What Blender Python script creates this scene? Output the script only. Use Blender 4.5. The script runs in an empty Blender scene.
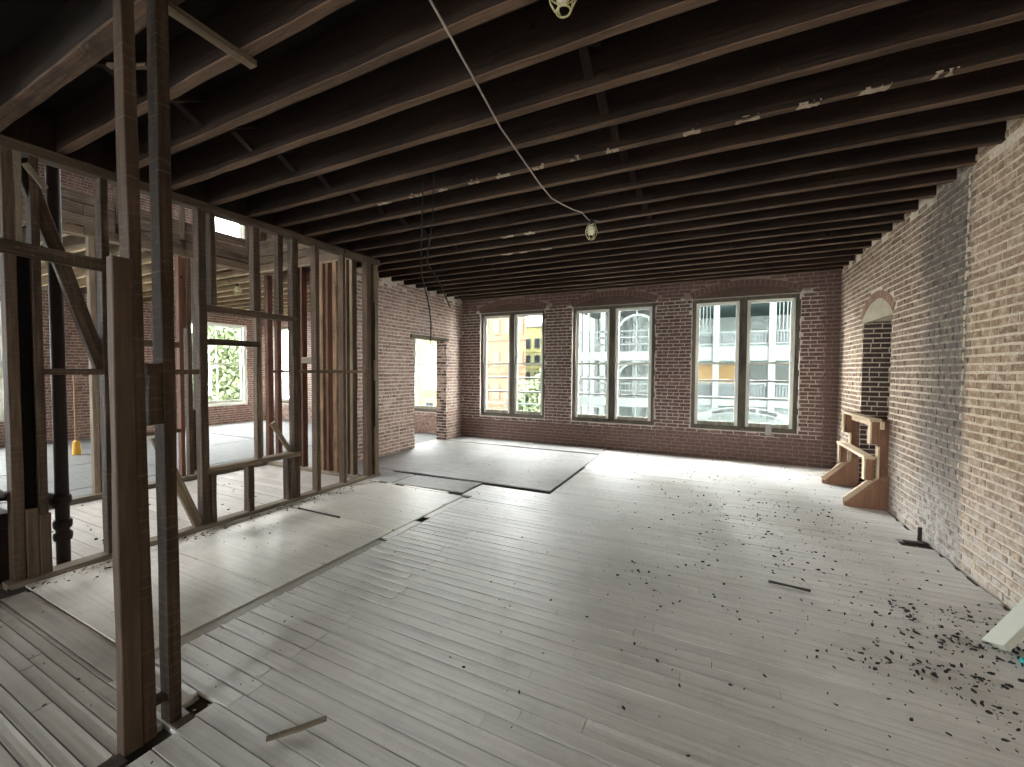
import bpy, bmesh, math, random
from mathutils import Matrix, Vector
random.seed(7)
sc = bpy.context.scene
COL = sc.collection

# ---------------------------------------------------------------- camera, world, exposure
RC = Matrix(((0.8979, -0.0182, 0.4398), (0.4397, 0.0250, -0.8978), (0.0053, 0.9995, 0.0305)))
VP1 = Vector((714 - 512, 383.5 - 372)); VP2 = Vector((-328 - 512, 383.5 - 366.5))
F = math.sqrt(-(VP1.dot(VP2)))
_Y = Vector((VP1.x, VP1.y, -F)).normalized(); _X = -Vector((VP2.x, VP2.y, -F)).normalized(); _Z = _X.cross(_Y)
RC = Matrix((_X, _Y, _Z))
CAMP = Vector((0, 0, 1.6))
cam_d = bpy.data.cameras.new('camera'); cam = bpy.data.objects.new('camera', cam_d); COL.objects.link(cam)
cam_d.sensor_width = 36.0; cam_d.lens = 36.0 * F / 1024.0; cam_d.clip_start = 0.05; cam_d.clip_end = 400
cam.matrix_world = Matrix.Translation(CAMP) @ RC.to_4x4()
sc.camera = cam

W = bpy.data.worlds.new('sky'); sc.world = W; W.use_nodes = True
bg = W.node_tree.nodes['Background']; bg.inputs[0].default_value = (0.96, 0.97, 1.0, 1); bg.inputs[1].default_value = 1.0
vs = sc.view_settings
vs.view_transform = 'Standard'; vs.look = 'None'; vs.gamma = 1.0; vs.use_curve_mapping = False
vs.exposure = 6.35
sc.cycles.use_denoising = True
sc.cycles.max_bounces = 14; sc.cycles.diffuse_bounces = 8; sc.cycles.transparent_max_bounces = 16
sc.cycles.sample_clamp_indirect = 6.0; sc.cycles.caustics_reflective = False; sc.cycles.caustics_refractive = False

def portal(name, loc, rot, sx, sy):
    d = bpy.data.lights.new(name, 'AREA'); d.shape = 'RECTANGLE'; d.size = sx; d.size_y = sy
    d.cycles.is_portal = True
    o = bpy.data.objects.new(name, d); o.location = loc; o.rotation_euler = rot; COL.objects.link(o)

R90 = math.pi / 2
WINS = [(-5.0, -3.34), (-2.735, -1.035), (-0.395, 1.31)]          # main room windows in the back wall
LWINS = [(-7.13, -5.95), (-9.9, -8.6), (-12.6, -11.3)]             # side room windows in the back wall
FWINS = [(6.2, 7.79), (1.25, 2.95), (-0.9, 0.8), (-3.0, -1.3), (-5.2, -3.5)]                    # windows in the far left wall
UWINS = [(6.75, 7.8), (1.0, 2.3)]                      # upstairs windows, far left wall
RFILLWINS = [(-2.6, -0.9)]                                # unseen window behind the camera, added to brighten the near floor
Z0, Z1 = 0.54, 2.96
YB, XR, XL, XF, YR = 8.46, 1.851, -5.5, -12.9, -6.2
for a, b in WINS + LWINS: portal('daylight_portal', ((a + b) / 2, YB + .40, (Z0 + Z1) / 2), (-R90, 0, 0), b - a, Z1 - Z0)
for a, b in FWINS: portal('daylight_portal', (XF - .40, (a + b) / 2, (Z0 + Z1) / 2), (0, -R90, 0), Z1 - Z0, b - a)
for a, b in UWINS: portal('daylight_portal', (XF - .40, (a + b) / 2, 6.05), (0, -R90, 0), 1.3, b - a)
for a, b in RFILLWINS: portal('daylight_portal', ((a + b) / 2, YR - .40, (Z0 + Z1) / 2), (R90, 0, 0), b - a, Z1 - Z0)

def proj(p):
    q = RC.transposed() @ (Vector(p) - CAMP)
    if q.z > -0.05: return None
    return (512 + F * q.x / -q.z, 383.5 - F * q.y / -q.z, -q.z)

# ---------------------------------------------------------------- materials
def mat(name, build):
    m = bpy.data.materials.new(name); m.use_nodes = True
    nt = m.node_tree; bs = nt.nodes['Principled BSDF']
    build(nt, bs); return m
def N(nt, t, **kw):
    n = nt.nodes.new(t)
    for k, v in kw.items():
        if hasattr(n, k): setattr(n, k, v)
        else: n.inputs[k].default_value = v
    return n
def L(nt, a, b): nt.links.new(a, b)
def mixc(nt, fac, a, b, mode='MIX'):
    n = nt.nodes.new('ShaderNodeMix'); n.data_type = 'RGBA'; n.blend_type = mode
    for i, v in ((0, fac), (6, a), (7, b)):
        if hasattr(v, 'is_linked'): L(nt, v, n.inputs[i])
        else: n.inputs[i].default_value = v if i == 0 else tuple(v) + (1,)
    return n.outputs[2]
def ramp(nt, src, p0, p1, a=0.0, b=1.0):
    n = nt.nodes.new('ShaderNodeMapRange'); n.interpolation_type = 'SMOOTHSTEP'
    L(nt, src, n.inputs[0]); n.inputs[1].default_value = p0; n.inputs[2].default_value = p1
    n.inputs[3].default_value = a; n.inputs[4].default_value = b
    return n.outputs[0]
def math_(nt, op, a, b=0.0):
    n = nt.nodes.new('ShaderNodeMath'); n.operation = op
    for i, v in ((0, a), (1, b)):
        if hasattr(v, 'is_linked'): L(nt, v, n.inputs[i])
        else: n.inputs[i].default_value = v
    return n.outputs[0]
def noise(nt, vec, scale, detail=4.0, rough=.6, stretch=None):
    n = nt.nodes.new('ShaderNodeTexNoise'); n.inputs['Scale'].default_value = scale
    n.inputs['Detail'].default_value = detail; n.inputs['Roughness'].default_value = rough
    if stretch:
        mp = nt.nodes.new('ShaderNodeMapping'); mp.inputs['Scale'].default_value = stretch
        L(nt, vec, mp.inputs[0]); vec = mp.outputs[0]
    if vec is not None: L(nt, vec, n.inputs['Vector'])
    return n.outputs[0]
def ocoord(nt):
    """object coordinates shifted by a per-object random so copies differ"""
    tc = nt.nodes.new('ShaderNodeTexCoord'); oi = nt.nodes.new('ShaderNodeObjectInfo')
    s = nt.nodes.new('ShaderNodeVectorMath'); s.operation = 'SCALE'; s.inputs[0].default_value = (37., 91., 53.)
    L(nt, oi.outputs['Random'], s.inputs['Scale'])
    a = nt.nodes.new('ShaderNodeVectorMath'); a.operation = 'ADD'
    L(nt, tc.outputs['Object'], a.inputs[0]); L(nt, s.outputs[0], a.inputs[1])
    return a.outputs[0], oi.outputs['Random']
def wpos(nt): return nt.nodes.new('ShaderNodeNewGeometry').outputs['Position']
def rnd(nt):
    """random per loose piece, whether it is its own object or an island of a joined mesh"""
    g = nt.nodes.new('ShaderNodeNewGeometry'); oi = nt.nodes.new('ShaderNodeObjectInfo')
    return math_(nt, 'FRACT', math_(nt, 'ADD', g.outputs['Random Per Island'], oi.outputs['Random']))
def bump(nt, bs, h, strength=.4, dist=.01):
    b = nt.nodes.new('ShaderNodeBump'); b.inputs['Strength'].default_value = strength; b.inputs['Distance'].default_value = dist
    L(nt, h, b.inputs['Height']); L(nt, b.outputs[0], bs.inputs['Normal'])

def plain(name, c, rough=.7, var=.12, metal=0., scale=25., spec=.3):
    def f(nt, bs):
        v, r = ocoord(nt)
        n = noise(nt, v, scale)
        col = mixc(nt, n, [x * (1 - var) for x in c], [min(1, x * (1 + var)) for x in c])
        L(nt, col, bs.inputs['Base Color']); bs.inputs['Roughness'].default_value = rough; bs.inputs['Metallic'].default_value = metal; bs.inputs['Specular IOR Level'].default_value = spec
    return mat(name, f)
def wood(name, dark, light, rough=.85, lath=0.0, stain=None):
    """old timber: grain runs along local z"""
    def f(nt, bs):
        v, r = ocoord(nt)
        g = noise(nt, v, 1.0, 6, .65, (55, 55, 2.2))
        g2 = noise(nt, v, 3.0, 4, .6, (3, 3, .8))
        c = mixc(nt, ramp(nt, g, .3, .72), dark, light)
        c = mixc(nt, ramp(nt, g2, .38, .66, 0, .7), c, [x * .5 for x in dark])
        g3 = noise(nt, v, 1.0, 5, .7, (20, 20, 1.1)); c = mixc(nt, ramp(nt, g3, .5, .7, 0, .6), c, [x * .45 for x in dark])
        g4 = noise(nt, v, 26, 3, .6); c = mixc(nt, ramp(nt, g4, .62, .74, 0, .5), c, [x * 1.5 for x in light])
        c = mixc(nt, ramp(nt, r, 0, 1, 0, .35), c, [x * 1.25 for x in light])
        kn = nt.nodes.new('ShaderNodeTexVoronoi'); kn.inputs['Scale'].default_value = 2.6; L(nt, v, kn.inputs['Vector'])
        c = mixc(nt, ramp(nt, kn.outputs['Distance'], .07, .03), c, [x * .25 for x in dark])
        if lath:
            # pale plaster lines left where the laths were nailed across
            sx = nt.nodes.new('ShaderNodeSeparateXYZ'); L(nt, v, sx.inputs[0])
            ph = math_(nt, 'ADD', math_(nt, 'MULTIPLY', sx.outputs[2], 21.0), math_(nt, 'MULTIPLY', noise(nt, v, 3.0), 1.2))
            tri = math_(nt, 'FRACT', ph)
            line = math_(nt, 'MULTIPLY', ramp(nt, tri, .80, .90), ramp(nt, noise(nt, v, 7.0), .42, .62, 0, lath))
            c = mixc(nt, line, c, (.30, .26, .21))
        if stain: c = mixc(nt, ramp(nt, noise(nt, v, 2.1), .5, .62, 0, .8), c, stain)
        L(nt, c, bs.inputs['Base Color']); bs.inputs['Roughness'].default_value = rough
        bs.inputs['Specular IOR Level'].default_value = .25
        bump(nt, bs, g, .5, .006)
    return mat(name, f)
def brick_mat(name, cols, mortar, smear=.35, zone=None):
    def f(nt, bs):
        r = rnd(nt); p = wpos(nt)
        cr = nt.nodes.new('ShaderNodeValToRGB'); el = cr.color_ramp.elements
        for i, c in enumerate(cols):
            e = el[i] if i < 2 else el.new(i / (len(cols) - 1))
            e.position = i / (len(cols) - 1); e.color = tuple(c) + (1,)
        L(nt, r, cr.inputs[0]); c = cr.outputs[0]
        n1 = noise(nt, p, 38, 5, .7); n2 = noise(nt, p, 13, 5, .7)
        c = mixc(nt, ramp(nt, n1, .35, .75, 0, .5), c, [x * .5 for x in cols[0]])
        c = mixc(nt, math_(nt, 'MULTIPLY', ramp(nt, n2, .44, .66, 0, 1), smear), c, mortar)
        if zone: c = zone(nt, p, c)
        L(nt, c, bs.inputs['Base Color']); bs.inputs['Roughness'].default_value = .92
        bs.inputs['Specular IOR Level'].default_value = .15
        bump(nt, bs, n1, .6, .006)
    return mat(name, f)
def mortar_mat(name, c, zone=None):
    def f(nt, bs):
        p = wpos(nt); n1 = noise(nt, p, 45, 5, .7); n2 = noise(nt, p, 3, 4, .6)
        col = mixc(nt, ramp(nt, n1, .3, .75), [x * .62 for x in c], c)
        col = mixc(nt, ramp(nt, n2, .45, .7, 0, .35), col, [x * .6 for x in c])
        if zone: col = zone(nt, p, col)
        L(nt, col, bs.inputs['Base Color']); bs.inputs['Roughness'].default_value = .95
        bs.inputs['Specular IOR Level'].default_value = .1
        bump(nt, bs, n1, .8, .008)
    return mat(name, f)
def zone_right(nt, p, c):
    """soot band beside the old chimney seam and lime bloom on the lower courses"""
    s = nt.nodes.new('ShaderNodeSeparateXYZ'); L(nt, p, s.inputs[0])
    n = noise(nt, p, 1.7, 4, .6); fine = noise(nt, p, 14, 4, .7)
    yy = math_(nt, 'ADD', s.outputs[1], math_(nt, 'MULTIPLY', math_(nt, 'SUBTRACT', n, .5), 1.0))
    soot = math_(nt, 'MULTIPLY', ramp(nt, yy, 5.75, 5.1), ramp(nt, s.outputs[1], 4.60, 4.72))
    c = mixc(nt, math_(nt, 'MULTIPLY', soot, ramp(nt, fine, .25, .7, .35, .95)), c, (.115, .108, .10))
    lime = math_(nt, 'ADD', ramp(nt, math_(nt, 'ADD', s.outputs[2], math_(nt, 'MULTIPLY', n, 1.3)), 1.85, .55), 0.0)
    c = mixc(nt, math_(nt, 'MULTIPLY', lime, ramp(nt, fine, .36, .62, .15, .85)), c, (.58, .545, .52))
    return c

def zone_back(nt, p, c):
    """old brown paint left below the sills, by the right corner and over the heads, where fittings once covered the wall"""
    s = nt.nodes.new('ShaderNodeSeparateXYZ'); L(nt, p, s.inputs[0])
    n = math_(nt, 'MULTIPLY', math_(nt, 'SUBTRACT', noise(nt, p, 6, 5, .7), .5), .35)
    z = math_(nt, 'ADD', s.outputs[2], n); x = math_(nt, 'ADD', s.outputs[0], n)
    k = math_(nt, 'MAXIMUM', math_(nt, 'MAXIMUM', ramp(nt, z, .52, .42), ramp(nt, x, 1.58, 1.66)), ramp(nt, z, 2.95, 3.02))
    return mixc(nt, math_(nt, 'MULTIPLY', k, .72), c, (.15, .09, .075))
M = {}
M['stud'] = wood('old_stud_wood', (.030, .018, .011), (.11, .070, .044), lath=.10)
M['post'] = wood('near_post_wood', (.034, .020, .013), (.095, .059, .038), lath=.13)
M['studpost'] = wood('near_board_wood', (.040, .024, .016), (.10, .064, .043))
M['studpale'] = wood('pale_stud_wood', (.09, .064, .041), (.24, .178, .12), lath=.1)
M['studred'] = wood('red_stud_wood', (.06, .026, .017), (.15, .066, .04))
M['studorange'] = wood('orange_stud_wood', (.16, .092, .05), (.34, .21, .12))
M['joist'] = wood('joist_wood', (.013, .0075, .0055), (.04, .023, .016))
M['joistlow'] = wood('joist_lathed_edge', (.062, .038, .026), (.175, .11, .073))  # lath dust plus light from the floor, put into the underside colour
M['joistpineside'] = wood('pale_joist_side', (.14, .09, .045), (.26, .18, .10))  # darker side, paler underside: shade and light put into the pair's colours
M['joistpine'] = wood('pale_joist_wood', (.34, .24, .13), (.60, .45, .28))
M['plate'] = wood('plate_wood', (.036, .024, .016), (.11, .075, .050))
M['plateb'] = wood('floor_plate_wood', (.10, .078, .056), (.27, .22, .165))
M['fascia'] = wood('rough_plank_wood', (.045, .031, .020), (.13, .091, .06))
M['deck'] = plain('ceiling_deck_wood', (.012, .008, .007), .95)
M['framewood'] = wood('window_frame_wood', (.085, .072, .055), (.16, .138, .11))
M['archfill'] = plain('arch_panel_brown', (.115, .075, .06), .9, .3, 0, 6)
M['sash'] = plain('sash_white_paint', (.76, .78, .72), .5, .08)
M['sashlow'] = wood('weathered_sash_rail', (.26, .25, .20), (.42, .40, .33))
M['bead'] = plain('pale_mortar_bead', (.62, .56, .50), .9, .2)
M['seam'] = plain('tan_mortar_seam', (.60, .51, .39), .95, .3)
M['metal'] = plain('galvanised_bar', (.16, .16, .155), .5, .1, .3)
M['iron'] = plain('cast_iron', (.035, .025, .022), .7, .3)
M['black'] = plain('tar_black', (.008, .007, .007), .9)
M['pine'] = wood('new_pine', (.50, .37, .24), (.74, .60, .43), .7)
M['plyred'] = wood('plywood_gusset', (.17, .085, .05), (.30, .16, .10), .8)
M['plypale'] = plain('pale_arch_panel', (.40, .35, .26), .9, .35, 0, 7)
M['cable'] = plain('white_cable', (.48, .43, .38), .6)
M['cableblack'] = plain('black_cable', (.012, .011, .012), .6)
M['cage'] = plain('yellow_lamp_cage', (.55, .50, .26), .5)
M['bulb'] = plain('dusty_bulb', (.80, .78, .62), .3)
M['plaster'] = plain('old_plaster', (.42, .34, .26), .95, .35)
M['chip'] = plain('black_debris', (.022, .020, .019), .9, .5)
M['greyboard'] = plain('grey_green_board', (.52, .53, .45), .7, .06)
M['teal'] = plain('teal_plastic', (.05, .42, .42), .4)
M['box'] = plain('dark_brown_box', (.035, .022, .018), .8, .3)
M['sack'] = plain('grey_sack', (.22, .21, .20), .9, .2)
M['yellowpole'] = plain('orange_yellow_plastic', (.85, .45, .06), .5)
M['boxgrey'] = plain('grey_metal_box', (.36, .34, .32), .5, .1, .4)
B_R = brick_mat('right_wall_brick', [(.19, .12, .09), (.27, .185, .135), (.225, .15, .115), (.34, .25, .18), (.16, .105, .085)], (.55, .46, .37), .6, zone_right)
B_T = brick_mat('right_wall_tan_brick', [(.30, .20, .135), (.42, .295, .20), (.355, .24, .16), (.255, .168, .118)], (.70, .585, .44), .7, zone_right)
MO_R = mortar_mat('right_wall_mortar', (.84, .72, .57), zone_right)
B_B = brick_mat('back_wall_brick', [(.11, .062, .053), (.165, .094, .078), (.135, .074, .062), (.21, .125, .10)], (.52, .44, .385), .22, zone_back)
MO_B = mortar_mat('back_wall_mortar', (.76, .67, .60), zone_back)
B_L = brick_mat('left_wall_brick', [(.25, .15, .122), (.37, .235, .19), (.31, .19, .155), (.19, .115, .098)], (.64, .54, .47), .5)
MO_L = mortar_mat('left_wall_mortar', (.76, .66, .58))
B_F = brick_mat('side_room_brick', [(.20, .105, .08), (.28, .145, .11), (.18, .09, .07), (.30, .18, .14)], (.50, .42, .37), .3)
MO_F = mortar_mat('side_room_mortar', (.58, .50, .44))
B_A = brick_mat('arch_brick', [(.27, .16, .115), (.33, .20, .145), (.24, .14, .10)], (.45, .37, .29), .4)
B_J = brick_mat('dark_jamb_brick', [(.085, .055, .05), (.12, .075, .065), (.10, .06, .055)], (.30, .25, .22), .15)

def floor_mat(name, c, var=.3, dirt=.5, spec=.4, ro=.5):
    def f(nt, bs):
        r = rnd(nt); p = wpos(nt)
        g = noise(nt, p, 1.0, 5, .65, (1.4, 45, 45)); d = noise(nt, p, 1.1, 5, .6); d2 = noise(nt, p, 11, 5, .7)
        col = mixc(nt, r, [x * (1 - var * .5) for x in c], [x * (1 + var * .35) for x in c])
        col = mixc(nt, ramp(nt, g, .40, .72, 0, .45), col, [x * .55 for x in c])
        sp_ = noise(nt, p, 70, 3, .6); col = mixc(nt, ramp(nt, sp_, .64, .74, 0, .5), col, [x * .35 for x in c])
        pt = noise(nt, p, 4.2, 6, .7); col = mixc(nt, ramp(nt, pt, .50, .68, 0, .28), col, [x * .55 for x in c])
        col = mixc(nt, ramp(nt, d, .46, .72, 0, dirt), col, (c[0] * .62, c[1] * .58, c[2] * .52))
        col = mixc(nt, ramp(nt, d2, .62, .78, 0, .35), col, [min(1, x * 1.35) for x in c])
        L(nt, col, bs.inputs['Base Color']); bs.inputs['Specular IOR Level'].default_value = spec
        L(nt, ramp(nt, d2, .3, .7, ro, ro + .2), bs.inputs['Roughness'])
        bump(nt, bs, g, .25, .004)
    return mat(name, f)
M['board'] = floor_mat('dusty_grey_floorboard', (.74, .72, .685), .16, .4, .58, .44)
M['boardold'] = floor_mat('brown_grey_floorboard', (.44, .40, .35), .35, .6)
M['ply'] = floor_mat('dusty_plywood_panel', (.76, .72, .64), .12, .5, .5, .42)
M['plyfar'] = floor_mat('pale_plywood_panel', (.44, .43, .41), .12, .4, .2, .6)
M['white_floor'] = floor_mat('pale_side_room_floor', (.17, .168, .162), .1, .2, .2, .6)
M['sub'] = plain('dark_subfloor', (.075, .064, .053), .95, .5)

def glass(nt, bs):
    out = nt.nodes['Material Output']; nt.nodes.remove(bs)
    t = nt.nodes.new('ShaderNodeBsdfTransparent'); t.inputs[0].default_value = (.76, .775, .76, 1)
    g = nt.nodes.new('ShaderNodeBsdfGlossy'); g.inputs['Roughness'].default_value = .05
    m = nt.nodes.new('ShaderNodeMixShader'); m.inputs[0].default_value = .05
    L(nt, t.outputs[0], m.inputs[1]); L(nt, g.outputs[0], m.inputs[2]); L(nt, m.outputs[0], out.inputs[0])
M['glass'] = mat('window_glass', glass)

# ---------------------------------------------------------------- object helpers (everything in world coordinates)
WM = {}
def tag(o, label=None, cat=None, group=None, kind=None):
    if label: o['label'] = label
    if cat: o['category'] = cat
    if group: o['group'] = group
    if kind: o['kind'] = kind
    return o
def place(o, mw, parent=None):
    COL.objects.link(o)
    if parent is not None:
        o.parent = parent; o.matrix_parent_inverse = WM[parent.name].inverted()
    o.matrix_basis = mw; WM[o.name] = mw.copy()
    return o
def empty(name, loc, label=None, cat=None, group=None, kind=None):
    o = bpy.data.objects.new(name, None); o.empty_display_size = .2
    place(o, Matrix.Translation(Vector(loc))); return tag(o, label, cat, group, kind)
def mesh(name, verts, faces, m, smooth=False, mi=None):
    me = bpy.data.meshes.new(name); me.from_pydata([tuple(v) for v in verts], [], faces)
    for x in (m if isinstance(m, list) else [m]): me.materials.append(x)
    if mi: me.polygons.foreach_set('material_index', mi)
    if smooth: me.polygons.foreach_set('use_smooth', [True] * len(me.polygons))
    me.update(); return me
def obj(name, verts, faces, m, parent=None, loc=None, smooth=False):
    """verts in world space; origin put at loc or at the middle of the mesh's base"""
    vs_ = [Vector(v) for v in verts]
    if loc is None:
        loc = Vector(((min(v.x for v in vs_) + max(v.x for v in vs_)) / 2, (min(v.y for v in vs_) + max(v.y for v in vs_)) / 2, min(v.z for v in vs_)))
    loc = Vector(loc)
    o = bpy.data.objects.new(name, mesh(name, [v - loc for v in vs_], faces, m, smooth))
    return place(o, Matrix.Translation(loc), parent)
BOXF = [(0, 3, 2, 1), (4, 5, 6, 7), (0, 1, 5, 4), (1, 2, 6, 5), (2, 3, 7, 6), (3, 0, 4, 7)]
class MB:
    def __init__(s): s.v = []; s.f = []
    def add(s, vs_, fs):
        k = len(s.v); s.v += [Vector(v) for v in vs_]; s.f += [tuple(i + k for i in f) for f in fs]; return s
    def box(s, x0, x1, y0, y1, z0, z1):
        return s.add([(x0, y0, z0), (x1, y0, z0), (x1, y1, z0), (x0, y1, z0), (x0, y0, z1), (x1, y0, z1), (x1, y1, z1), (x0, y1, z1)], BOXF)
    def beam(s, p0, p1, w, d, up=(0, 0, 1)):
        p0, p1 = Vector(p0), Vector(p1); a = (p1 - p0).normalized(); u = Vector(up)
        if abs(a.dot(u)) > .98: u = Vector((0, 1, 0))
        b = a.cross(u).normalized(); c = b.cross(a)
        r = [(-w / 2, -d / 2), (w / 2, -d / 2), (w / 2, d / 2), (-w / 2, d / 2)]
        return s.add([p + b * i + c * j for p in (p0, p1) for i, j in r], BOXF)
    def tube(s, pts, r, n=8, cap=True):
        pts = [Vector(p) for p in pts]; k = len(s.v); ref = Vector((.31, .17, .93))
        for i, p in enumerate(pts):
            d = (pts[min(i + 1, len(pts) - 1)] - pts[max(i - 1, 0)]).normalized()
            b = d.cross(ref)
            if b.length < .1: b = d.cross(Vector((1, 0, 0)))
            b.normalize(); c = b.cross(d); rr = r[i] if isinstance(r, (list, tuple)) else r
            for j in range(n):
                t = 2 * math.pi * j / n; s.v.append(p + (b * math.cos(t) + c * math.sin(t)) * rr)
        for i in range(len(pts) - 1):
            for j in range(n):
                a = k + i * n + j; b2 = k + i * n + (j + 1) % n
                s.f.append((a, b2, b2 + n, a + n))
        if cap:
            s.f.append(tuple(k + j for j in range(n))[::-1]); s.f.append(tuple(k + (len(pts) - 1) * n + j for j in range(n)))
        return s
    def prism(s, poly, f0, f1):
        """poly list of 2d points; f0/f1 map a 2d point to the two faces"""
        n = len(poly); k = len(s.v)
        s.v += [Vector(f0(p)) for p in poly] + [Vector(f1(p)) for p in poly]
        s.f.append(tuple(range(k, k + n))[::-1]); s.f.append(tuple(range(k + n, k + 2 * n)))
        for i in range(n): s.f.append((k + i, k + (i + 1) % n, k + n + (i + 1) % n, k + n + i))
        return s
    def build(s, name, m, parent=None, loc=None, smooth=False): return obj(name, s.v, s.f, m, parent, loc, smooth)
def box(name, x0, x1, y0, y1, z0, z1, m, parent=None): return MB().box(x0, x1, y0, y1, z0, z1).build(name, m, parent)

def timber(name, p0, p1, w, d, m, parent=None, up=None, jit=.0025, seg=None, under=None):
    """one sawn timber from p0 to p1, local z along its length, edges a little uneven"""
    p0, p1 = Vector(p0), Vector(p1); a = p1 - p0; ln = a.length; a.normalize()
    u = Vector(up) if up else (Vector((0, 1, 0)) if abs(a.z) > .9 else Vector((0, 0, 1)))
    b = u.cross(a).normalized(); c = a.cross(b)      # local x = b (w), local y = c (d)
    seg = seg or max(2, int(ln / .35)); v = []; f = []
    ch = min(w, d) * .07
    for i in range(seg + 1):
        z = ln * i / seg
        for sx, sy in ((-1, -1), (1, -1), (1, 1), (-1, 1)):
            jx, jy = random.uniform(-jit, jit), random.uniform(-jit, jit)
            x, y = sx * w / 2 + jx, sy * d / 2 + jy
            v.append((x - sx * ch, y, z)); v.append((x, y - sy * ch, z))
    n = 8
    order = [1, 0, 2, 3, 5, 4, 6, 7]
    order = [0, 2, 3, 5, 4, 6, 7, 1]
    for i in range(seg):
        for j in range(n):
            q, q2 = order[j], order[(j + 1) % n]
            f.append((i * n + q, i * n + q2, (i + 1) * n + q2, (i + 1) * n + q))
    f.append(tuple(order[::-1])); f.append(tuple(seg * n + q for q in order))
    o = bpy.data.objects.new(name, mesh(name, v, f, m))
    if under is not None:                       # underside coloured lighter, as lit from the floor, with some lath dust
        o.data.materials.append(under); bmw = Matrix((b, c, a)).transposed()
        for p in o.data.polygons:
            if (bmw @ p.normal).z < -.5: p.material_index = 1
    mw = Matrix.Translation(p0) @ Matrix((b, c, a)).transposed().to_4x4()
    return place(o, mw, parent)

def slab(mb, ax, a0, a1, z0, z1, d0, d1, holes):
    """wall slab along axis ax ('x' or 'y') with rectangular holes (s0,s1,z0,z1); d0..d1 thickness on the other axis"""
    ss = sorted({a0, a1, *[h[0] for h in holes], *[h[1] for h in holes]}); zs = sorted({z0, z1, *[h[2] for h in holes], *[h[3] for h in holes]})
    for i in range(len(ss) - 1):
        run = None
        for j in range(len(zs) - 1):
            cs, cz = (ss[i] + ss[i + 1]) / 2, (zs[j] + zs[j + 1]) / 2
            hole = any(h[0] < cs < h[1] and h[2] < cz < h[3] for h in holes) or not (a0 < cs < a1 and z0 < cz < z1)
            if not hole:
                if run is None: run = [zs[j], zs[j + 1]]
                else: run[1] = zs[j + 1]
            if (hole or j == len(zs) - 2) and run:
                if ax == 'x': mb.box(ss[i], ss[i + 1], d0, d1, *run)
                else: mb.box(d0, d1, ss[i], ss[i + 1], *run)
                run = None
    return mb

# ---------------------------------------------------------------- bricks
BRV = []
def brick_variant(k):
    """unit brick: length 1 along x, front face at +y"""
    rr = random.Random(100 + k)
    j = lambda a: rr.uniform(-a, a)
    v = []
    for sx, sz in ((-.5, 0), (.5, 0), (.5, 1), (-.5, 1)): v.append((sx, -1, sz))
    for sx, sz in ((-.5, 0), (.5, 0), (.5, 1), (-.5, 1)):
        v.append((sx * (.975 + j(.012)), 0 + j(.05), .5 + (sz - .5) * (.86 + j(.09)) + j(.03)))
    return v
BF = [(4, 5, 6, 7)[::-1], (0, 1, 5, 4)[::-1], (1, 2, 6, 5)[::-1], (2, 3, 7, 6)[::-1], (3, 0, 4, 7)[::-1]]
for k in range(6): BRV.append(brick_variant(k))
_bm = {}
def brick_mesh(k, m):
    if (k, m.name) not in _bm: _bm[(k, m.name)] = mesh('brick', BRV[k], BF, m)
    return _bm[(k, m.name)]
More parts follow.
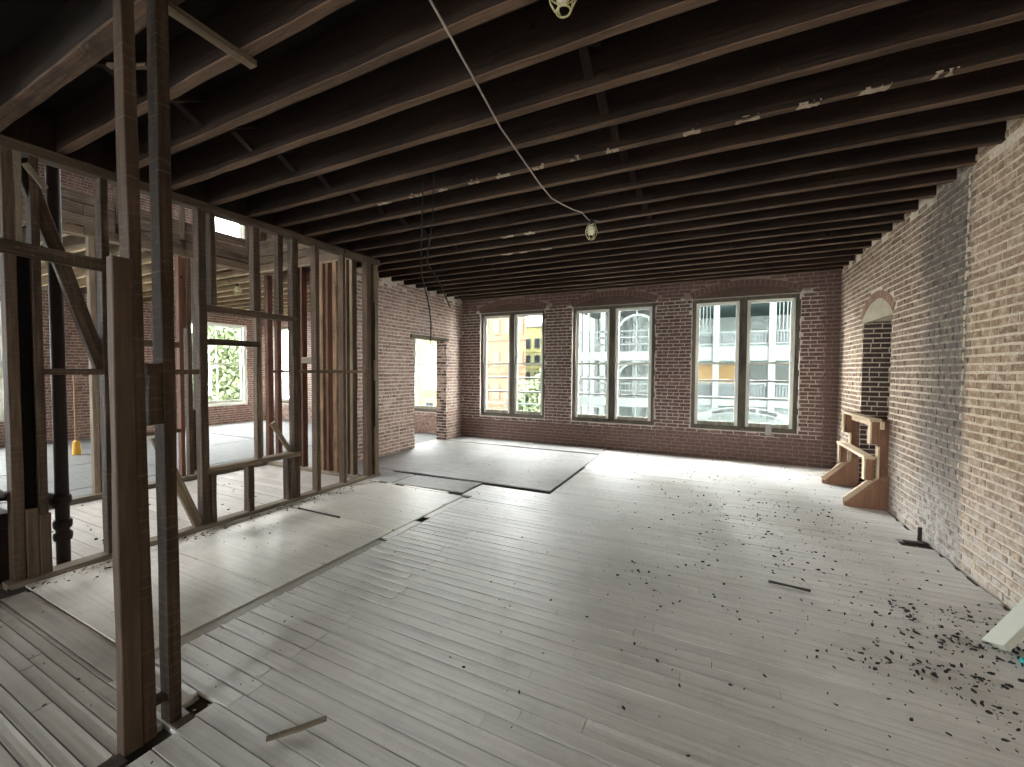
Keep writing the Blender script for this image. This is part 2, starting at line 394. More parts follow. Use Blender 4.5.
def brick_wall(parent, rot, origin, s0, s1, z0, z1, mats, skip=None, holes=(), pick=None, nparts=0, extra=None, bl=.205, bh=.067, proud=.009, depth=.03, jag=0.0, joint=(.011, .011)):
    """bricks on a wall: rot about z gives local x along the wall and local y out of it.
    The nparts that show largest become objects of their own, the rest one joined part."""
    Rz = Matrix.Rotation(rot, 3, 'Z'); O = Vector(origin); items = []
    row = 0; z = z0
    while z < z1 - .02:
        off = (row % 2) * bl * .5 + random.uniform(-.015, .015); head = (row % 6 == 5)
        blr = bl * .52 if head else bl; jx, jz = joint
        s = s0 - off
        zc = z + bh / 2
        while s < s1:
            ln = blr * random.uniform(.96, 1.04); a, b = max(s, s0), min(s + ln - jx, s1); s += ln
            segs = [(a, b)]
            for h in holes:
                if h[2] < zc < h[3]:
                    ns = []
                    for (p, q) in segs:
                        if q <= h[0] or p >= h[1]: ns.append((p, q)); continue
                        if p < h[0]: ns.append((p, h[0]))
                        if q > h[1]: ns.append((h[1], q))
                    segs = ns
            for (p, q) in segs:
                if q - p < .035: continue
                if skip and skip((p + q) / 2, zc): continue
                if jag and z > z1 - .16 and random.random() < jag: continue
                items.append(((p + q) / 2, z + .005 + random.uniform(-.0025, .0025), q - p, bh - jz, random.randrange(6), random.uniform(-.003, .004), pick((p + q) / 2, zc) if pick else 0))
        z += bh; row += 1
    def wp(s, n, zz): return O + Rz @ Vector((s, n, 0)) + Vector((0, 0, zz))
    if nparts:
        sc_ = []
        for i, it in enumerate(items):
            a = proj(wp(it[0] - it[2] / 2, 0, it[1])); b = proj(wp(it[0] + it[2] / 2, 0, it[1] + it[3]))
            if not a or not b: continue
            if not (-5 < (a[0] + b[0]) / 2 < 1029 and 0 < (a[1] + b[1]) / 2 < 770): continue
            sc_.append((abs(a[0] - b[0]) * F * it[3] / a[2], i))
        sc_.sort(reverse=True); big = {i for _, i in sc_[:nparts]}
    else: big = set()
    v = []; f = []; mi = []
    for i, (s, zz, ln, h, k, dn, m) in enumerate(items):
        if i in big:
            o = bpy.data.objects.new('brick', brick_mesh(k, mats[m]))
            mw = Matrix.Translation(wp(s, proud + dn, zz)) @ Matrix.Rotation(rot + random.uniform(-.012, .012), 4, 'Z') @ Matrix.Rotation(random.uniform(-.008, .008), 4, 'Y') @ Matrix.Diagonal((ln, depth, h, 1))
            place(o, mw, parent)
        else:
            kk = len(v)
            for (x, y, z_) in BRV[k]: v.append(wp(s + x * ln, proud + dn + y * depth, zz + z_ * h))
            for q in BF: f.append(tuple(kk + t for t in q)); mi.append(m)
    if extra:
        for vs_, fs, m in extra:
            kk = len(v); v += [Vector(x) for x in vs_]
            for q in fs: f.append(tuple(kk + t for t in q)); mi.append(m)
    if v:
        o = bpy.data.objects.new('brick_courses', mesh('brick_courses', v, f, mats, mi=mi))
        place(o, Matrix.Identity(4), parent); o['kind'] = 'stuff'

def arch_ring(xc, zs, half, rise, th, fmap, m, n=22):
    """rowlock bricks round a segmental arch: list of (verts, faces, matindex)"""
    R = (half * half + rise * rise) / (2 * rise); zc = zs + rise - R; t0 = math.asin(half / R); out = []
    for i in range(n):
        a = -t0 + 2 * t0 * (i + .06) / n; b = -t0 + 2 * t0 * (i + .94) / n
        q = []
        for d, sh in ((-.02, 0), (.011, .003)):
            for rr, t in ((R + sh, a), (R + sh, b), (R + th - sh, b), (R + th - sh, a)):
                q.append(fmap(xc + rr * math.sin(t), zc + rr * math.cos(t), d))
        out.append((q, [(4, 5, 6, 7), (0, 1, 5, 4), (1, 2, 6, 5), (2, 3, 7, 6), (3, 0, 4, 7)], m))
    return out
def in_arch(x, z, xc, zs, half, rise, th):
    R = (half * half + rise * rise) / (2 * rise); zc = zs + rise - R
    return z > zs and math.hypot(x - xc, z - zc) < R + th + .02 and abs(x - xc) < half + th
def arch_poly(xc, zs, half, rise, zbot, n=14):
    R = (half * half + rise * rise) / (2 * rise); zc = zs + rise - R; t0 = math.asin(half / R)
    return [(xc - half, zbot), (xc + half, zbot)] + [(xc + R * math.sin(t), zc + R * math.cos(t)) for t in [t0 - 2 * t0 * i / n for i in range(n + 1)]]

# ================================================================ SETTING
# ---- walls
UZ = 7.2
UBFILLWINS = [(-12.0, -10.6), (-9.6, -8.2), (-7.2, -5.8)]  # unseen upstairs windows, added to light the far upper brick
hole_b = [(a, b, Z0, Z1) for a, b in WINS + LWINS] + [(a, b, 4.6, 6.9) for a, b in UBFILLWINS]
for a, b in UBFILLWINS: portal('daylight_portal', ((a + b) / 2, YB + .40, 5.75), (-R90, 0, 0), b - a, 2.3)
mb = MB(); slab(mb, 'x', XF - .36, 2.36, -.1, 17.0, YB, YB + .34, hole_b)  # carried above the roof only to block sky from the facades opposite
wall_back = tag(mb.build('wall_back', MO_B), 'dark red brick wall holding the three double windows', 'wall', kind='structure')
ex = []
for a, b in WINS: ex += arch_ring((a + b) / 2, Z1 + .01, (b - a) / 2, .17, .11, lambda x, z, d: (x, YB - d, z), 0)
def skip_b(s, z):
    x = -s
    return any(in_arch(x, z, (a + b) / 2, Z1 + .01, (b - a) / 2, .17, .11) for a, b in WINS)
def pick_b(s, z): return 1 if -s < XL - .2 else 0
brick_wall(wall_back, math.pi, (0, YB, 0), -XR, 5.49, 0, 3.36, [B_B, B_F], skip_b, [(-b, -a, Z0, Z1) for a, b in WINS], pick_b, 300, ex)
brick_wall(wall_back, math.pi, (0, YB, 0), 5.8, 12.9, 0, 3.36, [B_L, B_F], None, [(-b, -a, Z0, Z1) for a, b in LWINS], None, 0)
for a, b in WINS:
    MB().prism(arch_poly((a + b) / 2, Z1 + .01, (b - a) / 2 - .003, .167, Z1 - .0), lambda p: (p[0], YB + .03, p[1]), lambda p: (p[0], YB - .006, p[1])).build('arch_panel', M['archfill'], wall_back)

NI0, NI1, NZ = 6.27, 7.31, 2.30
mb = MB(); slab(mb, 'y', YR - .3, YB, -.1, UZ, XR + .001, XR + .5, [(NI0, NI1, -.02, NZ)])
wall_right = tag(mb.build('wall_right', MO_R), 'long tan brick wall with lime stains and an arched opening', 'wall', kind='structure')
nc, nh = (NI0 + NI1) / 2, (NI1 - NI0) / 2 + .03
ex = arch_ring(nc, NZ + .02, nh, .22, .105, lambda y, z, d: (XR - d, y, z), 2, 12)
brick_wall(wall_right, R90, (XR, 0, 0), .6, YB, 0, 3.34, [B_R, B_T, B_A], lambda s, z: in_arch(s, z, nc, NZ + .02, nh, .22, .105),
           [(NI0, NI1, 0, NZ)], lambda s, z: 1 if s < 4.66 else 0, 300, ex, jag=.35, joint=(.017, .014), proud=.006)
MB().prism(arch_poly(nc, NZ + .02, nh - .004, .215, NZ - .02), lambda p: (XR + .03, p[0], p[1]), lambda p: (XR - .007, p[0], p[1])).build('arch_panel', M['plypale'], wall_right)
brick_wall(wall_right, math.pi, (0, NI1, 0), -XR - .5, -XR - .002, 0, NZ, [B_J], None, (), None, 0, depth=.02, proud=.006)
mb = MB().box(2.36, 3.4, 7.9, 8.0, -.1, 2.8).box(2.36, 3.4, 5.5, 5.6, -.1, 2.8).box(3.3, 3.4, 5.5, 8., -.1, 2.8).box(2.36, 3.4, 5.5, 8., 2.7, 2.8).box(2.3, 3.4, 5.5, 8., -.12, -.02)
tag(mb.build('wall_shaft', M['deck']), 'dark shaft behind the arched brick opening', 'wall', kind='structure')
# ragged patch of pale mortar down the seam
mb = MB(); random.seed(5)
for i in range(46):
    z = .7 + i * .055 + random.uniform(-.02, .02); w = random.uniform(.008, .028) * (2.4 if 1.95 < z < 2.6 else 1)
    if random.random() < .25: continue
    y = 4.70 - w * .3 + random.uniform(-.008, .008)
    mb.add([(XR - .004, y - w / 2, z), (XR - .004, y + w / 2, z), (XR - .004, y + w / 2, z + .05), (XR - .004, y - w / 2, z + .05),
            (XR - .013, y - w / 3, z + .006), (XR - .013, y + w / 3, z + .008), (XR - .012, y + w / 4, z + .044), (XR - .013, y - w / 3, z + .043)], BOXF)
mb.build('mortar_seam', M['seam'], wall_right)

LD0, LD1, LDZ = 6.68, 7.80, 2.27
mb = MB(); slab(mb, 'y', 4.5, YB, -.1, 3.78, XL - .27, XL, [(LD0, LD1, -.02, LDZ)])
wall_left = tag(mb.build('wall_left', MO_L), 'pinkish brick wall with a plain doorway near the corner', 'wall', kind='structure')
brick_wall(wall_left, -R90, (XL, 0, 0), -YB, -4.5, 0, 3.30, [B_L], None, [(-LD1, -LD0, 0, LDZ + .06)], None, 300, None, jag=.25, joint=(.015, .013), proud=.006)
brick_wall(wall_left, math.pi, (0, LD1, 0), -XL, -XL + .27, 0, LDZ, [B_J, B_L], None, (), lambda s, z: random.random() < .5, 0, depth=.02, proud=.012, bl=.14)
timber('lintel', (XL - .01, LD0 - .13, LDZ + .03), (XL - .01, LD1 + .05, LDZ + .03), .10, .07, M['plateb'], wall_left)

mb = MB(); slab(mb, 'y', YR - .3, YB + .3, -.1, UZ, XF - .36, XF, [(a, b, Z0, Z1) for a, b in FWINS] + [(a, b, 5.4, 6.7) for a, b in UWINS])
wall_far = tag(mb.build('wall_far_left', MO_F), 'bright red brick wall across the side room with windows', 'wall', kind='structure')
brick_wall(wall_far, -R90, (XF, 0, 0), -YB, -1.0, 0, 3.3, [B_F], None, [(-b, -a, Z0, Z1) for a, b in FWINS])
brick_wall(wall_far, -R90, (XF, 0, 0), -YB, -1.0, 3.8, 7.0, [B_F], None, [(-b, -a, 5.4, 6.7) for a, b in UWINS])
mb = MB(); slab(mb, 'x', XF - .36, 2.36, -.1, UZ, YR - .34, YR, [(a, b, Z0, Z1) for a, b in RFILLWINS])
tag(mb.build('wall_rear', MO_L), 'plain brick-coloured wall behind the camera', 'wall', kind='structure')

# ---- floor
floor = tag(box('floor', XF, XR + .1, YR, YB, -.20, -.026, M['sub']), 'dusty grey board floor with loose plywood panels and gaps', 'floor', kind='structure')
random.seed(11)
def plank_verts(x0, x1, y0, y1, z, cup):
    w = y1 - y0; v = []
    t0, t1 = random.uniform(-.0007, .0007), random.uniform(-.0007, .0007)
    for x, t in ((x0, t0), (x1, t1)):
        v += [(x, y0, z - .024), (x, y0 + .001, z + cup + t), (x, y0 + w * .3, z + t), (x, y1 - w * .3, z + t), (x, y1 - .001, z + cup - t), (x, y1, z - .024)]
    f = [(i, i + 1, i + 7, i + 6) for i in range(5)]
    f += [(0, 5, 4, 3, 2, 1), (6, 7, 8, 9, 10, 11)]
    return v, [tuple(reversed(q)) for q in f]
planks = []
def xl_main(y):
    if y < .94: return -2.10
    if y < 4.42: return -2.735
    if y < 5.02: return -2.90
    return -1.89
BW = .088
y = -1.0
while y < YB - .03:
    yc = y + BW / 2; x = xl_main(yc); xe = XR - random.choice((.02, .03, .05))
    if 5.0 < yc < 5.2: xe = 1.6
    rough = yc < 3.5
    first = True
    while x < xe - .05:
        ln = random.uniform(1.1, 3.6)
        if first and 1.0 < yc < 3.45: ln = random.uniform(.55, .75)
        x1 = min(x + ln, xe)
        broken = first and 1.02 < yc < 1.15
        if broken: x1 = -2.27
        if xe - x1 < .4: x1 = xe
        wide = first and 1.0 < yc < 3.45
        planks.append((x + .0015, x1 - .0015, y + (.004 if wide else .0022), y + BW - (.004 if wide else .0022), random.uniform(-.0016, .0016), random.uniform(.002, .0055) if wide else random.uniform(.0004, .0028), 'board'))
        x = -2.13 if broken else x1; first = False
    y += BW
y = -1.0; BW2 = .062
while y < .945:
    wv = random.choice((.056, .056, .075, .11)); y1 = min(y + wv, .955)
    x = -4.44 - random.uniform(0, .06)
    while x < -2.22:
        x1 = min(x + random.uniform(1.0, 2.6), -2.2)
        if -2.2 - x1 < .3: x1 = -2.2
        planks.append((x + .0015, x1 - .0015, y + .002, y1 - .002, random.uniform(-.002, .002), random.uniform(0, .0025), 'boardold')); x = x1
    y = y1
planks.append((-4.40, -2.24, .958, 1.078, .002, .0005, 'boardold'))
y = .3
while y < 4.30:                                   # stair hall behind the partition
    planks.append((-6.72, -4.66, y + .002, y + .118, random.uniform(-.002, .002), .001, 'boardold')); y += .12
vis = []
for i, p in enumerate(planks):
    best = 0
    for x in (p[0], (p[0] + p[1]) / 2, p[1]):
        q = proj((x, (p[2] + p[3]) / 2, 0))
        if q and -100 < q[0] < 1124 and q[1] < 900:
            best = max(best, 1 / q[2])
    vis.append((best, i))
vis.sort(reverse=True); big = {i for s, i in vis[:290] if s > 0}
rest = {}
for i, p in enumerate(planks):
    v, f = plank_verts(*p[:6])
    if i in big: obj('floorboard', v, f, M[p[6]], floor)
    else: rest.setdefault(p[6], MB()).add(v, f)
vv = []; ff = []; mi = []; names = list(rest)
for k, nme in enumerate(names):
    kk = len(vv); vv += rest[nme].v
    for q in rest[nme].f: ff.append(tuple(kk + t for t in q)); mi.append(k)
o = bpy.data.objects.new('distant_floorboards', mesh('distant_floorboards', vv, ff, [M[n] for n in names], mi=mi)); place(o, Matrix.Identity(4), floor); o['kind'] = 'stuff'
def panel(x0, x1, y0, y1, z, m='ply', name='floor_panel', skew=0.0):
    t = .014
    v = [(x0, y0, z - t), (x1, y0 + skew, z - t), (x1, y1 + skew, z - t), (x0, y1, z - t), (x0, y0, z), (x1, y0 + skew, z), (x1, y1 + skew, z), (x0, y1, z)]
    return obj(name, v, BOXF, M[m], floor)
panel(-4.525, -2.843, 1.105, 1.90, .004); panel(-4.525, -2.843, 1.903, 3.115, .005); panel(-3.58, -2.86, 3.118, 3.15, .010, name='floor_strip')
panel(-4.525, -2.843, 3.15, 4.395, .004)
panel(-4.40, -2.25, 1.08, 1.103, -.012, 'boardold', 'floor_strip'); panel(-2.832, -2.742, 1.00, 2.9, -.002, 'boardold', 'floor_strip'); panel(-2.832, -2.742, 2.95, 3.44, .002, 'board', 'floor_strip'); panel(-2.832, -2.742, 3.6, 4.36, -.001, 'board', 'floor_strip')
panel(-4.62, -4.30, 4.40, 4.45, .008, 'ply', 'floor_strip'); panel(-4.13, -4.0, 4.40, 4.45, .008, 'ply', 'floor_strip'); panel(-3.82, -3.10, 4.40, 4.45, .008, 'ply', 'floor_strip')
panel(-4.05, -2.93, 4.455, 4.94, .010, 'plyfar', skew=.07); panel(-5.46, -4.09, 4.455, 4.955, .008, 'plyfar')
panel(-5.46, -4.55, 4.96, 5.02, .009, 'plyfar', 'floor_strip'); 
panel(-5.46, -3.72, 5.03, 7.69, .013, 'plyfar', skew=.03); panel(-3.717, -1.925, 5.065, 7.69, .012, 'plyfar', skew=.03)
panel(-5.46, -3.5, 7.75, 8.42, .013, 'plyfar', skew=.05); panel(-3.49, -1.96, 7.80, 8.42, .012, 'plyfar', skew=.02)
panel(-1.955, -1.885, 6.7, 8.40, .0, 'board', 'floor_strip')
panel(-5.80, -5.5, LD0, LD1, .0, 'boardold', 'door_threshold')
# side room: pale sheets
xs = [XF + .02, -11.3, -9.45, -7.55, -6.80]; random.seed(3)
for i in range(4):
    y = YR
    while y < YB - .05:
        y1 = min(y + 2.42, YB - .02)
        if i == 3 and y < 4.4: pass
        panel(xs[i] + .01, xs[i + 1] - .01, y + .012, y1 - .012, .0 + random.uniform(-.002, .006), 'white_floor', 'floor_sheet'); y = y1
panel(-6.78, -5.80, 4.5, YB - .02, .004, 'white_floor', 'floor_sheet')
panel(-6.79, -4.66, YR, .28, -.002, 'boardold', 'floor_sheet')
panel(-4.64, -2.1, YR, -1.02, -.002, 'boardold', 'floor_sheet'); panel(-2.09, XR, YR, -1.02, -.002, 'board', 'floor_sheet')

# ---- ceiling
ZC, ZD = 3.28, 3.55
mb = MB()
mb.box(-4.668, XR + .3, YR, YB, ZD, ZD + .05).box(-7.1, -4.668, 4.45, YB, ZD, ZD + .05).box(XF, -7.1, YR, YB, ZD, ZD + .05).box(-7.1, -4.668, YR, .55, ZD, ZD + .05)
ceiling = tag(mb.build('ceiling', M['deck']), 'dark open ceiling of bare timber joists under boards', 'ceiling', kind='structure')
mb = MB(); mb.box(XF - .3, -6.6, YR - .3, YB + .3, UZ, UZ + .1).box(-5.7, 2.3, YR - .3, YB + .3, UZ, UZ + .1).box(-6.6, -5.7, YR - .3, 1.6, UZ, UZ + .1).box(-6.6, -5.7, 3.2, YB + .3, UZ, UZ + .1)  # hole over the stairs added to let extra daylight down
portal('daylight_portal', (-6.15, 2.4, UZ + .15), (0, 0, 0), .9, 1.6)
tag(mb.build('ceiling_upstairs', M['plaster']), 'pale upper storey ceiling with an open skylight over the stairs', 'ceiling', kind='structure')
random.seed(21)
JY = [-6.9 + .36 * i for i in range(2, 12)] + [-2.65, -2.29, -1.93, -1.58, -1.22, -.86, -.5, -.15, .2, .56, 1.02, 1.385, 1.735, 2.094, 2.465, 2.838, 3.18, 3.545, 3.908, 4.285, 4.64, 4.965, 5.325, 5.70, 6.03, 6.37, 6.733, 7.095, 7.435, 7.80, 8.117, 8.40]
joists = {}
box('rim_board', -4.665, -4.63, .5, 4.72, 3.238, ZD, M['joist'], ceiling)
for yj in JY:
    w = .06 if yj > 1.2 else (.10 if yj > 1 else .06)
    x0 = XL + .02 if yj > 4.5 else -4.62
    dz = random.uniform(-.006, .006)
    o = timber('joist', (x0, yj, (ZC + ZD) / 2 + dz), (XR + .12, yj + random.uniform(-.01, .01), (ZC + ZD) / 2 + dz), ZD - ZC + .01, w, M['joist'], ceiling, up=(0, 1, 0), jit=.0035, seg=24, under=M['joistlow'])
    joists[yj] = o
yj = -5.76
while yj < YB:
    timber('side_room_joist', (XF, yj, (ZC + ZD) / 2), (-7.1, yj, (ZC + ZD) / 2), ZD - ZC + .01, .05, M['joistpineside'], ceiling, up=(0, 1, 0), seg=4, under=M['joistpine']); yj += .38
for a, b in zip(JY[20:-1], JY[21:]):
    for xb in (-.66, -3.28):
        for s in (1, -1):
            if random.random() < .12: continue
            z0_, z1_ = (ZC + .05, ZD - .05) if s > 0 else (ZD - .05, ZC + .05)
            timber('bridging', (xb + s * .03, a + .03, z0_), (xb + s * .03, b - .03, z1_), .022, .055, M['joist'], ceiling, up=(1, 0, 0), seg=2)
# plaster keys left on a few joists
mb_seen = [(-3.0, 3.18), (-2.60, 3.18), (-2.28, 3.18), (-1.95, 3.18), (-1.65, 3.18), (-1.33, 3.18), (-1.03, 3.18), (-.72, 3.18), (-.17, 3.18), (.17, 3.18), (.50, 3.18), (.82, 3.18), (1.12, 3.18),
           (-2.35, 4.64), (-2.05, 4.64), (-2.7, 5.325), (-2.45, 5.325), (-2.1, 5.325)]
for x, yj in mb_seen:
    ln = random.uniform(.11, .20); n = 7; mb = MB(); k = []
    top = ZC - .002
    for i in range(n + 1):
        xx = x - ln / 2 + ln * i / n; h = random.uniform(.004, .012) if 0 < i < n else .002; s = random.uniform(-.008, .008)
        k.append([(xx, yj - .022 + s, top + .008), (xx, yj + .024 + s, top + .008), (xx, yj + .02 + s, top - h), (xx, yj - .018 + s, top - h * random.uniform(.4, 1))])
    vv = [p for q in k for p in q]; f = [(4 * i + j, 4 * i + (j + 1) % 4, 4 * i + 4 + (j + 1) % 4, 4 * i + 4 + j) for i in range(n) for j in range(4)] + [(0, 3, 2, 1), (4 * n, 4 * n + 1, 4 * n + 2, 4 * n + 3)]
    obj('plaster_key', vv, f, M['plaster'], joists[yj])

# ---- windows
def sash_unit(par, ax, s0, s1, z0, z1, dep, dirn, muntin=False):
    """double-hung unit; ax 'x'/'y' along the wall, dep = depth coordinate of the room face, dirn = +1/-1 towards outside"""
    def bx(mb, a, b, d0, d1, c, d):
        lo, hi = sorted((dep + dirn * d0, dep + dirn * d1))
        return mb.box(a, b, lo, hi, c, d) if ax == 'x' else mb.box(lo, hi, a, b, c, d)
    zm = (z0 + z1) / 2 + .01; st = .056
    for (za, zb, d0, nm) in ((z0, zm + .02, .02, 'lower_sash'), (zm - .02, z1, .055, 'upper_sash')):
        low = nm == 'lower_sash'; br = .075 if low else .035; tr = .035 if low else .058
        mb = MB(); bx(mb, s0, s0 + st, d0, d0 + .035, za, zb); bx(mb, s1 - st, s1, d0, d0 + .035, za, zb)
        bx(mb, s0 + st, s1 - st, d0, d0 + .035, zb - tr, zb)
        if muntin: bx(mb, (s0 + s1) / 2 - .012, (s0 + s1) / 2 + .012, d0 + .005, d0 + .03, za + br, zb - tr)
        if not low: bx(mb, s0 + st, s1 - st, d0, d0 + .035, za, za + br)
        sa = mb.build(nm, M['sash'], par)
        if low: mb = MB(); bx(mb, s0 + st, s1 - st, d0 - .004, d0 + .036, za, za + br); mb.build('bottom_rail', M['sashlow'], sa)
        mb = MB(); bx(mb, s0 + st - .005, s1 - st + .005, d0 + .015, d0 + .019, za + br - .005, zb - tr + .005); mb.build('pane', M['glass'], sa)
def window(name, ax, s0, s1, z0, z1, wallc, dirn, label, mullion=True, bars=True, beadm=True, frame='framewood', muntin=False):
    base = ((s0 + s1) / 2, wallc, z0) if ax == 'x' else (wallc, (s0 + s1) / 2, z0)
    w = empty(name, base, label, 'window', kind='structure')
    def bx(a, b, d0, d1, c, d, nm, m):
        lo, hi = sorted((wallc + dirn * d0, wallc + dirn * d1))
        return box(nm, a, b, lo, hi, c, d, m, w) if ax == 'x' else box(nm, lo, hi, a, b, c, d, m, w)
    fm = M[frame]; jw = .075
    bx(s0, s0 + jw, .035, .17, z0, z1, 'jamb', fm); bx(s1 - jw, s1, .035, .17, z0, z1, 'jamb', fm)
    bx(s0 + jw, s1 - jw, .035, .17, z1 - .07, z1, 'head', fm); bx(s0 + jw, s1 - jw, .03, .2, z0, z0 + .075, 'sill', fm)
    bx(s0 - .0, s1 + .0, .02, .03, z1 - .016, z1 + .004, 'head_bead', M['sashlow'])
    bx(s0 + .03, s1 - .03, .006, .05, z0 + .02, z0 + .045, 'stool', fm)
    if mullion:
        c = (s0 + s1) / 2; bx(c - .06, c + .06, .03, .17, z0 + .05, z1 - .05, 'mullion', fm)
        units = [(s0 + jw, c - .06), (c + .06, s1 - jw)]
    else: units = [(s0 + jw, s1 - jw)]
    for a, b in units: sash_unit(w, ax, a, b, z0 + .07, z1 - .065, wallc + dirn * .05, dirn, muntin)
    if beadm:
        random.seed(int(abs(s0) * 100)); mb = MB()
        k = 14
        for i in range(k):
            a = s0 + (s1 - s0) * i / k; b = s0 + (s1 - s0) * (i + 1) / k; h = random.uniform(.012, .03); d = random.uniform(.006, .016)
            lo, hi = sorted((wallc + dirn * .03, wallc - dirn * d))
            mb.box(a, b, lo, hi, z0 - h, z0 + .004) if ax == 'x' else mb.box(lo, hi, a, b, z0 - h, z0 + .004)
        for i in range(22):
            a = z0 + (z1 - z0) * i / 22; b = z0 + (z1 - z0) * (i + 1) / 22
            for s, sg in ((s0, 1), (s1, -1)):
                if sg < 0 and random.random() < .3: continue
                h = random.uniform(.008, .018); lo, hi = sorted((wallc + dirn * .035, wallc - dirn * random.uniform(.004, .012)))
                s_ = sorted((s, s + sg * h))
                mb.box(s_[0], s_[1], lo, hi, a, b) if ax == 'x' else mb.box(lo, hi, s_[0], s_[1], a, b)
        mb.build('mortar_bead', M['bead'], w)
    if bars:
        for z in (1.11, 1.44):
            MB().tube([(s0 - .0, wallc + dirn * .28, z), (s1, wallc + dirn * .28, z)] if ax == 'x' else [(wallc + dirn * .28, s0, z), (wallc + dirn * .28, s1, z)], .02, 8).build('guard_bar', M['metal'], w)
    return w
LAB = ['double sash window nearest the brick doorway, leftmost of three', 'middle double sash window of the three in the dark brick wall', 'double sash window nearest the tan right wall, grey box on its sill']
for i, (a, b) in enumerate(WINS): window('window_%d' % (i + 1), 'x', a, b, Z0, Z1, YB, 1, LAB[i])
LL = ['sash window seen through the brick doorway', 'sash window in the side room behind the brick wall', 'narrowly seen sash window in the far corner of the side room']
for i, (a, b) in enumerate(LWINS): window('window_%d' % (i + 4), 'x', a, b, Z0, Z1, YB, 1, LL[i], False, False, True)
FL = ['white sash window with trees outside, seen through the stud partition', 'bright sash window at the left edge of the picture', 'side room window next past the left edge of the picture', 'side room window second past the left edge', 'side room window third past the left edge']
for i, (a, b) in enumerate(FWINS): window('window_%d' % (i + 7), 'y', a, b, Z0, Z1, XF, -1, FL[i], False, False, True, 'sash', True)
UL = ['upstairs window with blue sky above the rough planks', 'upstairs window above the left end of the planks']
for i, (a, b) in enumerate(UWINS): window('window_%d' % (i + 24), 'y', a, b, 5.4, 6.7, XF, -1, UL[i], False, False, False, 'sash')
for i, (a, b) in enumerate(UBFILLWINS): window('window_%d' % (i + 20), 'x', a, b, 4.6, 6.9, YB, 1, 'upper storey window %s above the side room' % ('in the far corner', 'in the middle', 'nearest the stair opening')[i], False, False, False)
RL = ['double window in the wall behind the camera']
for i, (a, b) in enumerate(RFILLWINS): window('window_%d' % (i + 27), 'x', a, b, Z0, Z1, YR, -1, RL[i], True, False, False)

# ================================================================ TIMBER FRAMING
random.seed(31)
PX0, PX1 = -4.63, -4.53; PXC = (PX0 + PX1) / 2
part = empty('stud_partition', (PXC, 2.9, 0), 'long dark stud partition with open framing on the left of the room', 'partition')
def stud(par, x0, x1, y0, y1, z0, z1, m='stud', name='stud', **k):
    return timber(name, ((x0 + x1) / 2, (y0 + y1) / 2, z0), ((x0 + x1) / 2, (y0 + y1) / 2, z1), y1 - y0, x1 - x0, M[m], par, up=(1, 0, 0), **k)
def rail(par, x, y0, y1, z, h, t, m='stud', name='rail', z1=None, **k):
    return timber(name, (x, y0, z), (x, y1, z if z1 is None else z1), t, h, M[m], par, up=(0, 0, 1), **k)
rail(part, PXC + .01, .55, 4.70, 3.20, .075, .12, 'plate', 'top_plate'); rail(part, PXC, 1.02, 4.70, .022, .05, .12, 'plateb', 'sill_plate')
for (a, b, m) in ((1.055, 1.115, 'stud'), (1.19, 1.235, 'stud'), (1.575, 1.625, 'stud'), (2.285, 2.355, 'stud'), (3.285, 3.36, 'stud'), (3.60, 3.655, 'stud'), (4.025, 4.07, 'stud'), (4.455, 4.525, 'stud'), (4.60, 4.68, 'studpale')):
    stud(part, PX0, PX1, a, b, .045, 3.165, m)
stud(part, PX0 - .02, PX1 - .04, 4.535, 4.585, .045, 3.165, 'studpale')
stud(part, PX0 + .01, PX1 - .02, .72, .80, .04, 3.165); stud(part, PX0 + .01, PX1, .90, .98, .5, 3.165)
stud(part, PX0, PX1, 2.37, 2.415, .045, .55); stud(part, PX0, PX1, 2.74, 2.80, .045, .55); stud(part, PX0, PX1, 3.20, 3.245, .045, .55)
stud(part, PX0, PX1 - .01, 2.40, 2.45, 2.25, 3.165); stud(part, PX0, PX1 - .01, 2.83, 2.90, 2.25, 3.165); stud(part, PX0, PX1 - .02, 3.12, 3.18, 2.25, 3.165)
stud(part, PX0, PX1 - .03, 2.86, 2.905, .60, 2.17, 'studpale')
rail(part, PXC, 2.33, 3.37, .575, .055, .11, 'studpale'); rail(part, PXC, 2.33, 3.35, 2.21, .06, .10, 'stud')
rail(part, PXC - .02, 2.33, 2.90, 1.88, .06, .09, 'stud')
rail(part, PXC, 1.23, 1.58, 1.575, .045, .06); rail(part, PXC, 1.62, 2.30, 1.575, .045, .06); rail(part, PXC, 3.36, 4.60, 1.58, .04, .045, 'studpale')
rail(part, PXC + .055, .6, 1.72, 2.485, .10, .04, 'stud', 'ledger', 2.44)
stud(part, PX0 - .05, PX1 - .06, 1.12, 1.19, .55, 2.44, 'stud', 'black_board').data.materials[0] = M['black']
stud(part, PX0 + .02, PX1 + .015, 1.12, 1.18, .05, .56, 'plate', 'patch_board'); stud(part, PX0 + .02, PX1 + .015, 1.185, 1.245, .05, .50, 'plate', 'patch_board')
stud(part, PX0 + .02, PX1, 1.11, 1.15, 2.45, 3.165, 'plateb', 'patch_board')
timber('brace', (PXC - .02, 1.16, 3.14), (PXC - .02, 1.585, 1.60), .09, .06, M['stud'], part, up=(1, 0, 0))
timber('brace', (PXC + .055, 1.165, 3.09), (PXC + .055, 1.265, 2.95), .035, .03, M['plateb'], part, up=(1, 0, 0))
timber('brace', (PXC, 1.93, .98), (PXC, 2.265, .06), .075, .05, M['studpale'], part, up=(1, 0, 0))
timber('brace', (PXC - .03, 3.06, .98), (PXC - .03, 3.28, .62), .05, .04, M['studpale'], part, up=(1, 0, 0))
stud(part, PX1 - .012, PX1 + .008, 4.585, 4.605, .75, 1.45, 'black', 'black_strip'); stud(part, PX1 - .012, PX1 + .008, 4.585, 4.605, 1.75, 2.6, 'black', 'black_strip')

